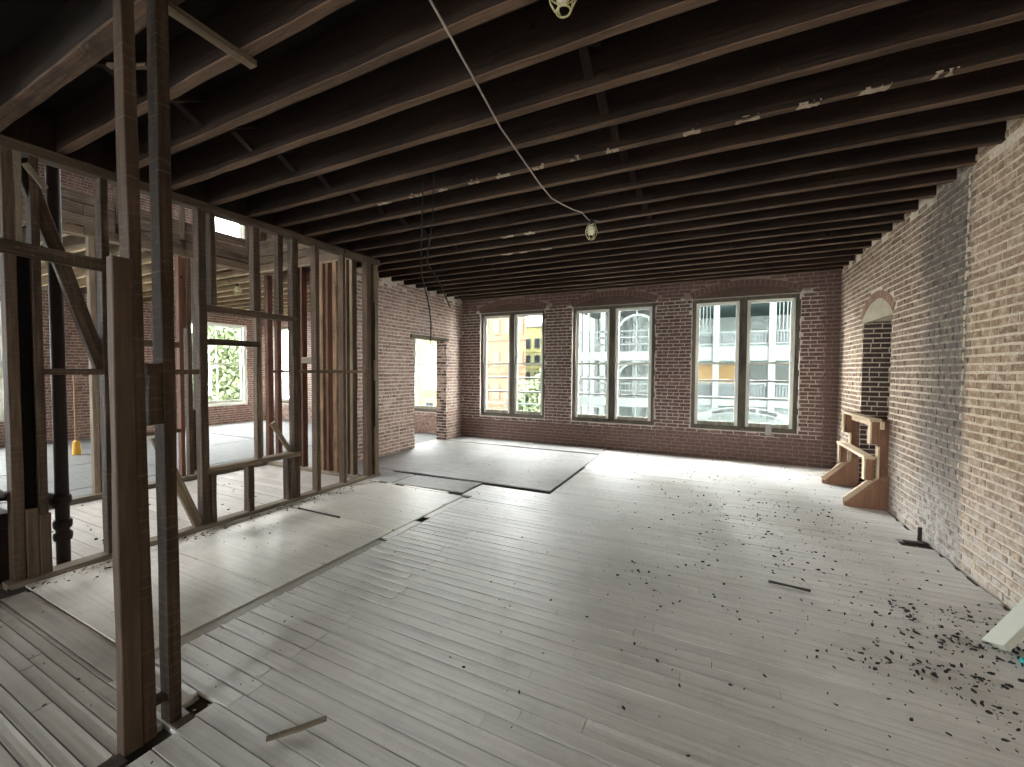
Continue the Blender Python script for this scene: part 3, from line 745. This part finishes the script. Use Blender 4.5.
hall = empty('stair_hall_frame', (-6.95, 3.0, 0), 'second row of studs across the stair hall under the rough planks', 'partition')
rail(hall, -6.86, .6, 4.45, .025, .05, .12, 'plateb', 'sill_plate')
for (a, b, m) in ((1.2, 1.26, 'stud'), (2.27, 2.325, 'studpale'), (2.34, 2.40, 'stud'), (3.20, 3.25, 'studred'), (3.30, 3.36, 'stud'), (3.40, 3.50, 'stud'), (4.33, 4.40, 'studpale'), (4.50, 4.59, 'studred'), (4.67, 4.75, 'studred')):
    stud(hall, -6.95, -6.86, a, b, .05, 3.21, m)
rail(hall, -6.9, 3.36, 3.5, .55, .9, .03, 'stud', 'kick_board')
rail(hall, -6.9, 2.40, 3.2, .72, .05, .06); rail(hall, -6.9, 4.59, 5.1, 1.57, .04, .05)
rail(hall, -6.9, 2.4, 3.2, 1.95, .08, .06, 'stud')
stud(hall, -6.93, -6.88, 3.255, 3.295, 2.2, 3.2, 'studred', 'filler_board')
# planked edges of the stair opening
edge = empty('stair_opening_planks', (-7.1, 3, 3.28), 'rough weathered planks facing the edge of the stair opening', 'planks')
random.seed(41)
for i in range(4):
    z = 3.245 + i * .132 + .066
    for y0, y1 in ((.5, 2.3 + .3 * (i % 2)), (2.3 + .3 * (i % 2), 4.45)):
        timber('plank', (-7.08 + random.uniform(-.006, .006), y0 + .002, z), (-7.08 + random.uniform(-.006, .006), y1 - .002, z + random.uniform(-.008, .008)), .022, .126, M['fascia'], edge, up=(0, 0, 1))
    timber('plank', (-7.08, 4.45 + random.uniform(-.006, .006), z), (-4.66, 4.45 + random.uniform(-.006, .006), z), .022, .126, M['fascia'], edge, up=(0, 0, 1))
timber('bottom_batten', (-7.06, .5, 3.245), (-7.06, 4.45, 3.245), .05, .03, M['studpale'], edge); timber('bottom_batten', (-7.06, 4.425, 3.235), (-4.66, 4.425, 3.235), .05, .035, M['studpale'], edge)
for y0 in (1.35, 2.62, 3.35, 4.3): timber('upright', (-7.05, y0, 3.5), (-7.05, y0, 4.25 if y0 != 2.62 else 4.7), .06, .05, M['fascia'], edge)
cross = empty('cross_partition', (-5.4, 4.43, 0), 'short row of orange and pale studs closing the stair hall', 'partition')
timber('sill_plate', (-6.75, 4.43, .025), (-4.66, 4.43, .025), .09, .05, M['plateb'], cross)
for x, w, m in ((-5.98, .07, 'stud'), (-5.86, .05, 'studred'), (-5.42, .10, 'studorange'), (-5.12, .09, 'studorange'), (-5.28, .05, 'studred'), (-4.89, .05, 'studpale'), (-4.78, .06, 'studpale')):
    timber('stud', (x, 4.43, .05), (x, 4.43, 3.215), w, .09, M[m], cross, up=(0, 1, 0))
timber('block', (-5.86, 4.43, 1.75), (-5.6, 4.43, 1.75), .09, .10, M['plateb'], cross)

# ---- near posts
p1 = empty('doubled_timber_post', (-2.18, .85, 0), 'tall doubled timber post standing nearest the camera on the left', 'post')
stud(p1, -2.205, -2.150, .778, .846, 0, 2.05, 'studpost')
timber('stud', (-2.195, .871, 0), (-2.195, .845, ZD - .004), .044, .075, M['post'], p1, up=(1, 0, 0))
timber('sole_plate', (-2.15, .70, -.004), (-2.15, .777, -.004), .07, .024, M['plate'], p1)
p2 = empty('single_timber_post', (-2.2, .98, 0), 'tall single timber post just beyond the doubled post', 'post')
stud(p2, -2.245, -2.165, .945, .992, 0, ZD - .004, 'post')
timber('spacer_block', (-2.2, .894, 1.60), (-2.2, .946, 1.60), .055, .0 + .05, M['post'], p2) 
stud(p2, -2.205, -2.170, .898, .944, 1.36, 1.60, 'post', 'block_board')
timber('floor_block', (-2.21, .893, .12), (-2.21, .946, .12), .04, .035, M['post'], p2)
timber('sole_plate', (-2.135, .945, -.004), (-2.135, 1.02, -.004), .05, .024, M['plate'], p2)
tag(timber('ceiling_board', (-2.28, .985, 3.262), (-2.285, 1.44, 3.262), .055, .03, M['studpale']), 'pale board nailed under the joists beside the post tops', 'board')
tag(timber('ceiling_scrap', (-3.02, 1.10, 3.265), (-2.82, 1.19, 3.262), .03, .02, M['studpale']), 'small pale scrap of wood under the nearest joist', 'board')

# ================================================================ THINGS
# soil pipe
pp = empty('soil_pipe', (-4.76, 1.375, 0), 'black cast iron soil pipe rising behind the stud partition', 'pipe')
MB().tube([(-4.76, 1.375, -.02), (-4.76, 1.375, 3.5)], .042, 14).build('pipe', M['iron'], pp, smooth=True)
for z in (.20, .30, .50): MB().tube([(-4.76, 1.375, z), (-4.76, 1.375, z + .02), (-4.76, 1.375, z + .055), (-4.76, 1.375, z + .07)], [.052, .058, .058, .05], 14).build('hub', M['iron'], pp, smooth=True)
MB().tube([(-4.76, 1.375, .47), (-4.80, 1.31, .56), (-4.86, 1.22, .60), (-4.95, 1.08, .61)], .038, 12).build('branch', M['iron'], pp, smooth=True)

# caged work lamps
def work_lamp(loc, label, name='work_lamp', h=.22, tilt=0):
    x, y, z = loc
    t = empty(name, (x, y, z), label, 'lamp', 'caged work lamps')
    MB().tube([(x, y, z), (x, y, z - .03), (x, y, z - .055)], [.022, .03, .028], 12).build('socket', M['cableblack'], t, smooth=True)
    prof = [(.012, -.05), (.03, -.075), (.042, -.11), (.04, -.14), (.022, -.165), (.004, -.172)]
    MB().tube([(x, y, z + b) for a, b in prof], [a for a, b in prof], 14).build('bulb', M['bulb'], t, smooth=True)
    cp = [(.032, -.05), (.052, -.09), (.062, -.13), (.056, -.17), (.036, -.205), (.03, -.212)]
    cage = None
    mb = MB()
    for k in range(6):
        a = 2 * math.pi * k / 6 + .2
        mb.tube([(x + r * math.cos(a), y + r * math.sin(a), z + b) for r, b in cp], .0042, 6)
    for r, b in ((.052, -.09), (.062, -.13), (.03, -.212)):
        mb.tube([(x + r * math.cos(2 * math.pi * q / 18), y + r * math.sin(2 * math.pi * q / 18), z + b) for q in range(19)], .0042, 6, False)
    mb.build('cage', M['cage'], t, smooth=True)
    MB().tube([(x + .02, y, z - .02), (x + .07, y, z - .03), (x + .10, y - .01, z - .055)], .005, 6).build('hook', M['metal'], t)
    return t
lp = (-1.22, 4.42, 3.245)
work_lamp(lp, 'yellow caged work lamp hanging from the joists mid room')
work_lamp((-.60, 1.70, 3.335), 'yellow caged work lamp cut off at the top of the picture')
work_lamp((-8.35, 4.88, 3.27), 'caged work lamp hung in the side room, seen through the studs')
pts = [(-1.02, .6, 3.25), (-1.17, 1.54, 3.255), (-1.24, 2.0, 3.245), (-1.33, 2.51, 3.25), (-1.37, 3.0, 3.245), (-1.41, 3.42, 3.25), (-1.41, 3.70, 3.235), (-1.37, 3.92, 3.245), (-1.32, 4.10, 3.25), (-1.27, 4.24, 3.262), (-1.255, 4.27, 3.24), (-1.235, 4.38, 3.222), lp]
tag(MB().tube(pts, .0058, 8).build('lamp_cable', M['cable'], smooth=True), 'white cable running under the joists to the hanging work lamp', 'cable')

# black hanging cables
def smooth_pts(p, n=6):
    p = [Vector(q) for q in p]; out = []
    for i in range(len(p) - 1):
        a, b, c, d = p[max(i - 1, 0)], p[i], p[i + 1], p[min(i + 2, len(p) - 1)]
        for k in range(n):
            t = k / n; out.append(.5 * ((2 * b) + (c - a) * t + (2 * a - 5 * b + 4 * c - d) * t * t + (3 * b - a - 3 * c + d) * t ** 3))
    return out + [p[-1]]
def at_y(u, v, y):
    d = RC @ Vector((u - 512, 383.5 - v, -F)); return CAMP + d * (y / d.y)
hp = [at_y(u, v, 3.0) for u, v in ((423.5, 150), (422.7, 193), (421.5, 247), (422, 275), (428, 301), (431, 325), (430, 344))]
tag(MB().tube(smooth_pts(hp), .006, 6).build('hanging_cable', M['cableblack'], smooth=True), 'longer black cable dangling from the joists before the doorway', 'cable', 'dangling black cables')
hp = [at_y(u, v, 2.95) for u, v in ((433.9, 140), (433.7, 170), (432.6, 217), (428, 252), (428, 264), (438, 280), (450, 307))]
tag(MB().tube(smooth_pts(hp), .006, 6).build('hanging_cable', M['cableblack'], smooth=True), 'shorter black cable kinked to the right, dangling from the joists', 'cable', 'dangling black cables')

# box on the sill of window 3
x = .87
t = empty('junction_box', (x, YB - .03, .50), 'small grey metal box standing on the right window sill', 'box')
box('housing', x - .045, x + .045, YB - .075, YB - .015, .50, .67, M['boxgrey'], t); box('cap', x - .12, x + .12, YB - .085, YB + .03, .665, .70, M['boxgrey'], t)

# guard rail before the opening
g = empty('guard_rail', (1.75, 6.75, 0), 'raw pine guard rail with triangular feet before the arched opening', 'guard rail')
for y in (6.21, 7.30):
    timber('post', (1.795, y, 0), (1.795, y, 1.05), .085, .038, M['plyred'], g, up=(0, 1, 0), seg=4)
    timber('post_facing', (1.742, y - .0, .30), (1.742, y - .0, .74), .02, .085, M['pine'], g, up=(0, 1, 0), seg=3)
    timber('upper_block', (1.715, y + .02, .76), (1.715, y + .02, 1.04), .075, .085, M['plyred'], g, up=(0, 1, 0), seg=3)
    timber('upper_block_edge', (1.668, y + .02, .76), (1.668, y + .02, 1.04), .018, .085, M['pine'], g, up=(0, 1, 0), seg=3)
    timber('lower_block', (1.675, y + .03, .33), (1.675, y + .03, .60), .075, .085, M['plyred'], g, up=(0, 1, 0), seg=3)
    timber('lower_block_edge', (1.628, y + .03, .33), (1.628, y + .03, .60), .018, .085, M['pine'], g, up=(0, 1, 0), seg=3)
    poly = [(1.46, 0.0), (1.835, 0.0), (1.835, .40), (1.78, .40), (1.46, .06)]
    MB().prism(poly, lambda p: (p[0], y - .052, p[1]), lambda p: (p[0], y - .034, p[1])).build('gusset', M['plyred'], g)
    timber('sloped_cleat', (1.45, y + .01, .05), (1.73, y + .01, .345), .085, .035, M['pine'], g, up=(0, 1, 0), seg=3)
    box('foot_block', 1.44, 1.50, y - .03, y + .05, 0, .05, M['plyred'], g)
timber('top_rail', (1.70, 6.15, 1.045), (1.70, 7.36, 1.045), .105, .035, M['pine'], g, up=(0, 0, 1), seg=6)
timber('middle_rail', (1.66, 6.17, .60), (1.66, 7.38, .60), .105, .035, M['pine'], g, up=(0, 0, 1), seg=6)
timber('top_rail_backing', (1.765, 6.15, .985), (1.765, 7.36, .985), .035, .085, M['pine'], g, up=(0, 0, 1), seg=6)

# leaning board at the right edge
tag(timber('leaning_board', (1.50, 3.36, .012), (1.81, 4.12 - .55, .30), .14, .035, M['greyboard'], None, up=(-.55, .2, 1)), 'pale grey-green board end leaning at the right edge', 'board')
# dark crate and sack at the left edge
t = empty('brown_crate', (-4.95, .86, 0), 'dark brown boarded crate behind the studs at the left edge', 'crate')
for i in range(4): box('board', -5.25, -4.67, .72, 1.085, .02 + i * .13, .14 + i * .13, M['box'], t)
for xx in (-5.26, -4.72): box('corner_post', xx, xx + .03, 1.085, 1.10, 0, .53, M['box'], t)
s = []; 
mb = MB()
for i in range(7):
    a = i / 6; mb_r = math.sin(math.pi * min(1, .12 + a * .86)) * .16
    s.append(((-4.84 + .02 * math.sin(i), .93, .568 + .16 * a), mb_r))
mb.tube([q[0] for q in s], [q[1] for q in s], 14)
for v in mb.v: v.x += random.uniform(-.01, .01); v.z += random.uniform(-.006, .006)
tag(mb.build('sack', M['sack'], smooth=True), 'slumped grey sack lying on the dark crate', 'sack')
# yellow marker pole in the side room
t = empty('yellow_pole', (-10.6, 3.27, 0), 'thin pale pole with an orange foot in the side room', 'pole')
MB().tube([(-10.6, 3.27, .12), (-10.62, 3.27, 1.55)], .018, 8).build('pole', M['studorange'], t)
MB().tube([(-10.6, 3.27, 0), (-10.6, 3.27, .02), (-10.6, 3.27, .25), (-10.6, 3.27, .27)], [.06, .065, .05, .02], 12).build('foot', M['yellowpole'], t)

# floor scraps
tag(timber('wood_stick', (.40, 3.63, .012), (.66, 3.605, .014), .022, .012, M['iron'], None), 'thin dark stick lying on the boards in mid floor', 'stick')
tag(timber('wood_sliver', (-1.70, 1.085, .012), (-1.545, 1.265, .022), .022, .012, M['plateb'], None), 'grey splintered sliver of wood on the near floorboards', 'stick')
tag(timber('board_offcut', (1.64, 5.08, .012), (1.81, 5.10, .015), .06, .014, M['iron'], None), 'short dark slat on the floor beside the tan wall', 'slat')
tag(timber('iron_stub', (1.79, 5.2, 0), (1.79, 5.2, .13), .03, .02, M['iron'], None), 'small dark stub standing at the foot of the tan wall', 'stub')
tag(timber('lath_strip', (-4.28, 3.132, .012), (-3.6, 3.134, .012), .018, .012, M['iron'], None), 'dark narrow lath lying in the plywood joint', 'slat')  # dark strip painted in where the sheets only leave a shaded gap
mb = MB().box(1.55, 1.60, 3.18, 3.25, .0, .03); mb.tube([(1.575, 3.21, .03), (1.575, 3.21, .06)], .012, 8)
tag(mb.build('plastic_scrap', M['teal']), 'teal plastic scrap among the debris at the right edge', 'scrap')
# black debris
random.seed(77); mb = MB()
def chip(x, y, s, z=.004):
    a = random.uniform(0, math.pi); n = random.choice((4, 5, 5, 6)); pts_ = []
    el = random.uniform(.22, .65)
    for k in range(n):
        t = 2 * math.pi * k / n; r = s * random.uniform(.6, 1.1)
        px, py = r * math.cos(t), r * el * math.sin(t)
        pts_.append((x + px * math.cos(a) - py * math.sin(a), y + px * math.sin(a) + py * math.cos(a)))
    h = s * random.uniform(.25, .7); tilt = random.uniform(-.3, .3)
    mb.prism(pts_, lambda p: (p[0], p[1], z), lambda p: (p[0], p[1], z + h + tilt * (p[0] - x)))
for cx_, cy_, sd, n in ((1.20, 3.62, .05, 40), (1.46, 3.60, .09, 70), (.83, 2.86, .06, 50), (1.08, 2.90, .07, 60), (1.28, 2.95, .06, 50), (1.36, 3.30, .09, 80), (1.55, 3.30, .08, 80), (1.2, 2.68, .08, 45), (1.42, 2.72, .09, 45), (1.55, 3.05, .1, 80), (1.45, 2.45, .08, 50), (1.60, 3.75, .10, 50), (1.0, 3.3, .18, 70), (1.3, 3.5, .22, 90), (1.2, 2.9, .24, 90), (1.62, 2.85, .1, 80)):
    for k in range(int(n * .55)):
        x, y = random.gauss(cx_, sd), random.gauss(cy_, sd * 1.1)
        if x < XR - .03: chip(x, y, random.choice((.004, .006, .009, .012, .017)), random.uniform(.003, .010))
for k in range(620):
    y = random.uniform(1.6, 8.3); x = random.triangular(-1.8, 1.75, .9)
    if y < 2.2 and random.random() < .6: continue
    chip(x, y, random.choice((.004, .005, .007, .009, .013)))
for cx_, cy_, sd, n in ((-.5, 3.3, .14, 16), (-.05, 3.6, .3, 30), (.5, 4.6, .4, 60), (0., 5.5, .5, 60), (.9, 5.6, .35, 60), (.7, 4.0, .3, 40)):
    for k in range(n): chip(random.gauss(cx_, sd), random.gauss(cy_, sd), random.choice((.006, .009, .013, .017)))
for k in range(230):
    x = random.uniform(-4.4, -2.0); y = random.uniform(.6, 7.8)
    chip(x, y, random.choice((.004, .006, .009)), .012)
for k in range(200):
    chip(-4.46 + abs(random.gauss(0, .12)), random.uniform(1.1, 4.4), random.choice((.005, .008, .014)), .012)
for k in range(60): chip(random.uniform(-6.6, -4.7), random.uniform(.9, 3.4), random.choice((.01, .016, .02)), .003)
tag(mb.build('black_debris', M['chip'], loc=(0, 0, 0)), 'black crumbs and flakes strewn over the floor, thickest at right', 'debris', kind='stuff')
random.seed(78); mb = MB()
for k in range(120):
    r = random.random()
    if r < .5: chip(-4.46 + abs(random.gauss(0, .08)), random.uniform(1.1, 4.6), random.choice((.008, .012, .016)), .012)
    elif r < .75: chip(random.uniform(-2.8, -2.1), random.uniform(.75, 2.2), random.choice((.005, .008)), .005)
    else: chip(random.uniform(.9, 1.75), random.uniform(2.5, 5), random.choice((.006, .009, .013)), .006)
tag(mb.build('plaster_crumbs', M['plaster'], loc=(0, 0, 0)), 'pale plaster crumbs along the partition sill and boards', 'debris', kind='stuff')

# ================================================================ OUTSIDE
GZ = -4.6
def ext(name, c, var=.08, rough=.8): return plain(name, c, rough, var, 0, 2.5, .08)
E_ = dict(white=ext('painted_white_steel', (0.056, 0.063, 0.06)), teal=ext('pale_teal_concrete', (0.048, 0.072, 0.068)), void=ext('shaded_deck_grey', (0.15, 0.178, 0.166)), rail=ext('grey_railing', (0.042, 0.05, 0.05)),
          orange=ext('orange_brick', (0.085, 0.055, 0.035)), orangel=ext('pale_blind_window', (0.1, 0.07, 0.045)), yellow=ext('yellow_render', (0.1, 0.097, 0.04)), dark=ext('dark_window_glass', (0.009, 0.011, 0.012), .1, .3),
          roof=ext('grey_roof', (0.120, 0.120, 0.120)), road=ext('asphalt', (0.096, 0.096, 0.096)), trunk=ext('bark', (0.048, 0.036, 0.027)), walk=ext('pale_pavement', (0.25, 0.25, 0.24)), car=ext('blue_car_paint', (0.048, 0.084, 0.132)), letter=ext('dark_lettering', (0.004, 0.005, 0.005)), warm=ext('warm_back_wall', (0.3, 0.2, 0.09)))
def leaf(nt, bs):
    r = rnd(nt); c = mixc(nt, r, (.03, .046, .014), (.095, .12, .05)); L(nt, c, bs.inputs['Base Color']); bs.inputs['Roughness'].default_value = .6
E_['leaf'] = mat('tree_leaf', leaf)
tag(box('street', -60, 40, YB + .34, 70, GZ - .2, GZ, E_['road']), 'grey street below the windows', 'street', kind='structure')
tag(box('yard', -60, XF - .36, -30, YB + .34, GZ - .2, GZ, E_['walk']), 'pale yard outside the side room', 'ground', kind='structure')
tag(box('yard_rear', XF - .36, 40, -40, YR - .34, GZ - .2, GZ, E_['walk']), 'pale yard behind the building', 'ground', kind='structure')

# parking garage opposite the right window
YG = 22.0
gar = empty('parking_garage', (4.5, YG, GZ), 'pale teal parking garage with arched sign seen through the right window', 'building')
box('rear_wall', -1.6, 14, YG + 7, YG + 7.3, GZ, 17.6, E_['void'], gar)
box('lit_back_panel', -.9, 1.2, YG + 4.0, YG + 4.1, .95, 2.0, E_['warm'], gar)
for z0_, z1_ in ((-.05, .35), (2.1, 2.85), (5.0, 5.6), (8.0, 8.6), (11.0, 11.6), (14.0, 14.6), (17.0, 17.6)):  # decks above the window view added to cut sky over the far floor
    box('deck', -1.6, 14, YG - .05, YG + 7, z0_, z1_, E_['teal'], gar)
    box('deck_edge', -1.6, 14, YG - .16, YG - .06, z0_ + .05, z1_ - .06, E_['white'], gar)
for x in (-1.35, .07, 2.33, 4.6, 6.9, 9.2, 11.5): box('column', x - .13, x + .13, YG - .25, YG - .02, GZ, 18.2, E_['white'], gar)
for zb, zt in ((.42, 1.05), (2.9, 3.45), (5.7, 6.3)):
    for k, zz in enumerate((zb, zt)): box('rail', -1.6, 14, YG - .12, YG - .07, zz, zz + .05, E_['white'], gar)
    mb = MB(); x = -1.55
    while x < 9: mb.box(x, x + .035, YG - .11, YG - .08, zb, zt); x += .12
    o = mb.build('balusters', E_['rail'], gar); o['kind'] = 'stuff'
    box('infill', -1.6, 14, YG + .05, YG + .08, zb, zt - .1, E_['rail'], gar)
for x0, x1 in ((-1.2, -.1), (2.5, 4.4)):                  # tall barred bays on the upper level
    mb = MB(); x = x0 + .08
    while x < x1: mb.box(x, x + .03, YG - .1, YG - .07, 3.5, 4.75); x += .15
    o = mb.build('bay_bars', E_['white'], gar); o['kind'] = 'stuff'
# arch with lettering
ac, az, ar_h, ar_r = 1.27, -1.0, 2.85, 1.0
R_ = (ar_h ** 2 + ar_r ** 2) / (2 * ar_r); zc_ = az + ar_r - R_; t0 = math.asin(ar_h / R_)
outer = [(ac + R_ * math.sin(t), zc_ + R_ * math.cos(t)) for t in [-t0 + 2 * t0 * i / 28 for i in range(29)]]
inner = [(ac + (R_ - .27) * math.sin(t), zc_ + (R_ - .27) * math.cos(t)) for t in [t0 - 2 * t0 * i / 28 for i in range(29)]]
mb = MB()
for i in range(28):
    q = [outer[i], outer[i + 1], inner[27 - i], inner[28 - i]]
    mb.prism(q, lambda p: (p[0], YG - .30, p[1]), lambda p: (p[0], YG - .45, p[1]))
sign = mb.build('arch_sign', E_['white'], gar)
txt = 'HARRISON SQUARE GARAGE'; sp = .118
for i, chh in enumerate(txt):
    if chh == ' ': continue
    s_ = (i - (len(txt) - 1) / 2) * sp; t = s_ / (R_ - .17)
    cu = bpy.data.curves.new('letter', 'FONT'); cu.body = chh; cu.size = .2; cu.offset = .006; cu.align_x = 'CENTER'; cu.extrude = .008
    cu.materials.append(E_['letter']); tmp = bpy.data.objects.new('letter_text', cu); COL.objects.link(tmp); bpy.context.view_layer.update()
    o = bpy.data.objects.new('letter', bpy.data.meshes.new_from_object(tmp.evaluated_get(bpy.context.evaluated_depsgraph_get()))); bpy.data.objects.remove(tmp)
    mw = Matrix.Translation((ac + (R_ - .195) * math.sin(t), YG - .46, zc_ + (R_ - .195) * math.cos(t))) @ Matrix.Rotation(t, 4, 'Y') @ Matrix.Rotation(R90, 4, 'X')
    place(o, mw, sign)
# white stair tower opposite the middle window
YS = 20.0
st = empty('steel_stair_tower', (-4.3, YS, GZ), 'white steel stair tower with arched braces seen through the middle window', 'building')
for x, w in ((-6.05, .22), (-5.62, .10), (-4.90, .22), (-4.15, .14), (-2.45, .2), (-3.3, .06)):
    for d in (0, 3.2): box('column', x - w / 2, x + w / 2, YS + d, YS + d + .22, GZ, 16.6, E_['white'], st)
for z in (-2.6, .05, 2.25, 4.6, 7.0, 9.4, 11.8, 14.2):  # upper landings, out of view, added to hold back steep skylight
    box('landing', -6.2, -2.35, YS + .2, YS + 3.2, z, z + .14, E_['white'], st)
    box('edge_beam', -6.2, -2.35, YS - .02, YS + .1, z - .12, z + .30, E_['white'], st)
    for dz in (.62, .95, 1.25): box('rail', -6.2, -2.35, YS, YS + .06, z + dz, z + dz + .05, E_['white'], st)
    mb = MB(); x = -5.5
    while x < -2.5: mb.box(x, x + .025, YS + .02, YS + .05, z + .3, z + 1.25); x += .17
    o = mb.build('balusters', E_['rail'], st); o['kind'] = 'stuff'
    for xa, xb_ in ((-5.5, -4.9), (-4.0, -2.55)):
        MB().beam((xa, YS + 1.2, z + .2), (xb_, YS + 1.2, z + 2.2), .07, .22).build('stair_stringer', E_['white'], st)
        MB().beam((xb_, YS + 2.2, z + .2), (xa, YS + 2.2, z + 2.2), .05, .08).build('diagonal_brace', E_['rail'], st)
    # arched brace between the right hand columns
    n = 10; mb = MB(); ce = -3.25
    for i in range(n):
        a0, a1 = math.pi * (.12 + .76 * i / n), math.pi * (.12 + .76 * (i + 1) / n)
        mb.beam((ce - .86 * math.cos(a0), YS - .05, z + 1.25 + .75 * math.sin(a0)), (ce - .86 * math.cos(a1), YS - .05, z + 1.25 + .75 * math.sin(a1)), .1, .16, (0, 1, 0))
    mb.build('arched_brace', E_['white'], st)
box('rear_screen', -8.2, -2.3, YS + 3.6, YS + 3.7, GZ, 16.6, E_['void'], st)
# brick building and yellow buildings
def house(name, x0, x1, y0, y1, h, m, label, rows, cols, ww, wh, z0, dz, glassm, roofm='roof', back=0.0, framem='white'):
    t = empty(name, ((x0 + x1) / 2, (y0 + y1) / 2, GZ), label, 'building')
    xb = x1 - back
    MB().prism([(x0, y0), (x1, y0), (xb, y1), (x0, y1)], lambda p: (p[0], p[1], GZ), lambda p: (p[0], p[1], h)).build('wall', m, t)
    MB().prism([(x0 - .15, y0 - .15), (x1 + .15, y0 - .15), (xb + .15, y1 + .15), (x0 - .15, y1 + .15)], lambda p: (p[0], p[1], h), lambda p: (p[0], p[1], h + .25)).build('roof', E_[roofm], t)
    for r in range(rows):
        for c in range(cols):
            xc = x0 + (x1 - x0) * (c + .5) / cols; z = z0 + r * dz
            w = box('window', xc - ww / 2 - .06, xc + ww / 2 + .06, y0 - .05, y0 + .01, z - .06, z + wh + .06, E_[framem], t)
            box('pane', xc - ww / 2, xc + ww / 2, y0 - .07, y0 - .045, z, z + wh, E_[glassm], w)
    for r in range(rows): box('string_course', x0 - .05, x1 + .05, y0 - .06, y0, z0 + r * dz - .45, z0 + r * dz - .33, m, t)
    return t
house('orange_brick_building', -19.0, -11.7, 26, 36, 8.5, E_['orange'], 'orange brick building with tall windows outside the left window', 4, 8, .42, 1.0, -2.7, 2.3, 'orangel', back=5.2, framem='orange')
house('yellow_building', -23.5, -13.0, 40, 50, 6.25, E_['yellow'], 'yellow building with white framed windows beyond the orange one', 4, 10, .55, .95, -1.2, 1.75, 'dark')
house('yellow_street_house', -32, -20.5, 30, 38, 5.5, E_['yellow'], 'yellow house seen through the brick doorway window', 3, 7, .8, 1.3, -2.6, 2.6, 'dark')
house('distant_office', -9.5, 22, 48, 58, 7.5, E_['teal'], 'distant pale block behind the garage', 3, 14, 1.0, 1.5, -2, 3, 'dark')
# car on the street
c0 = (-12.2, 17.5)
t = empty('parked_car', (c0[0], c0[1], GZ), 'small blue car parked below the left window', 'car')
MB().prism([(-2, .3), (2, .3), (2.05, .75), (1.2, .9), (.6, 1.4), (-1.1, 1.42), (-1.7, .95), (-2.05, .85)], lambda p: (c0[0] + p[0], c0[1] - .8, GZ + p[1]), lambda p: (c0[0] + p[0], c0[1] + .8, GZ + p[1])).build('body', E_['car'], t)
for dx in (-1.25, 1.25):
    for dy in (-.78, .78): MB().tube([(c0[0] + dx, c0[1] + dy - .08, GZ + .32), (c0[0] + dx, c0[1] + dy + .08, GZ + .32)], .32, 14).build('wheel', E_['letter'], t)
MB().prism([(-.95, .95), (1.0, .92), (.55, 1.33), (-.95, 1.34)], lambda p: (c0[0] + p[0], c0[1] - .82, GZ + p[1]), lambda p: (c0[0] + p[0], c0[1] + .82, GZ + p[1])).build('side_windows', E_['dark'], t)
# street scaffold fence
t = empty('street_fence', (-9, 16.0, GZ), 'white tube fence along the street below the left window', 'fence')
for k in range(9): MB().tube([(-12 + k * .95, 16, GZ), (-12 + k * .95, 16, .75)], .04, 6).build('post', E_['white'], t)
for z in (.2, .7, -.9, -2.2): MB().tube([(-12.4, 16, z), (-4.0, 16, z)], .035, 6).build('rail', E_['white'], t)
# trees
def tree(x, y, zb, h, r, label, n=2200, seed=1):
    rr = random.Random(seed); t = empty('street_tree', (x, y, zb), label, 'tree', 'trees outside')
    mbt = MB(); mbt.tube([(x, y, zb), (x + .05, y, zb + h * .4), (x, y + .1, zb + h * .8)], [.14, .11, .04], 8)
    for k in range(6):
        a = k * 1.05; z = zb + h * (.35 + .08 * k)
        mbt.tube([(x, y, z), (x + r * .6 * math.cos(a), y + r * .6 * math.sin(a), z + h * .18)], [.05, .015], 6)
    mbt.build('trunk', E_['trunk'], t)
    v = []; f = []
    for k in range(n):
        while True:
            q = Vector((rr.uniform(-1, 1), rr.uniform(-1, 1), rr.uniform(-1, 1)))
            if .2 < q.length < 1: break
        p = Vector((x + q.x * r, y + q.y * r, zb + h * .68 + q.z * h * .38)); s = rr.uniform(.08, .22)
        a = Vector((rr.uniform(-1, 1), rr.uniform(-1, 1), rr.uniform(-1, 1))).normalized(); b = a.orthogonal().normalized()
        k4 = len(v); v += [p - a * s, p + b * s * .6, p + a * s, p - b * s * .6]; f.append((k4, k4 + 1, k4 + 2, k4 + 3))
    o = obj('foliage', v, f, E_['leaf'], t); o['kind'] = 'stuff'
tree(-8.6, 19.4, GZ, 5.4, 1.0, 'green tree at the foot of the left window view', 1800, 1)
tree(-6.75, 16.9, GZ, 6.0, .6, 'slim green tree beside the white stair tower', 1200, 2)
tree(-25.5, 14.2, GZ, 8.6, 2.4, 'leafy tree outside the side room window, nearer the corner', 7500, 3)
tree(-26.5, 9.2, GZ, 8.2, 2.2, 'leafy tree outside the side room window, further left', 6500, 4)
tree(-25.5, 4.4, GZ, 7.8, 2.1, 'leafy tree outside the window at the left edge', 2600, 5)
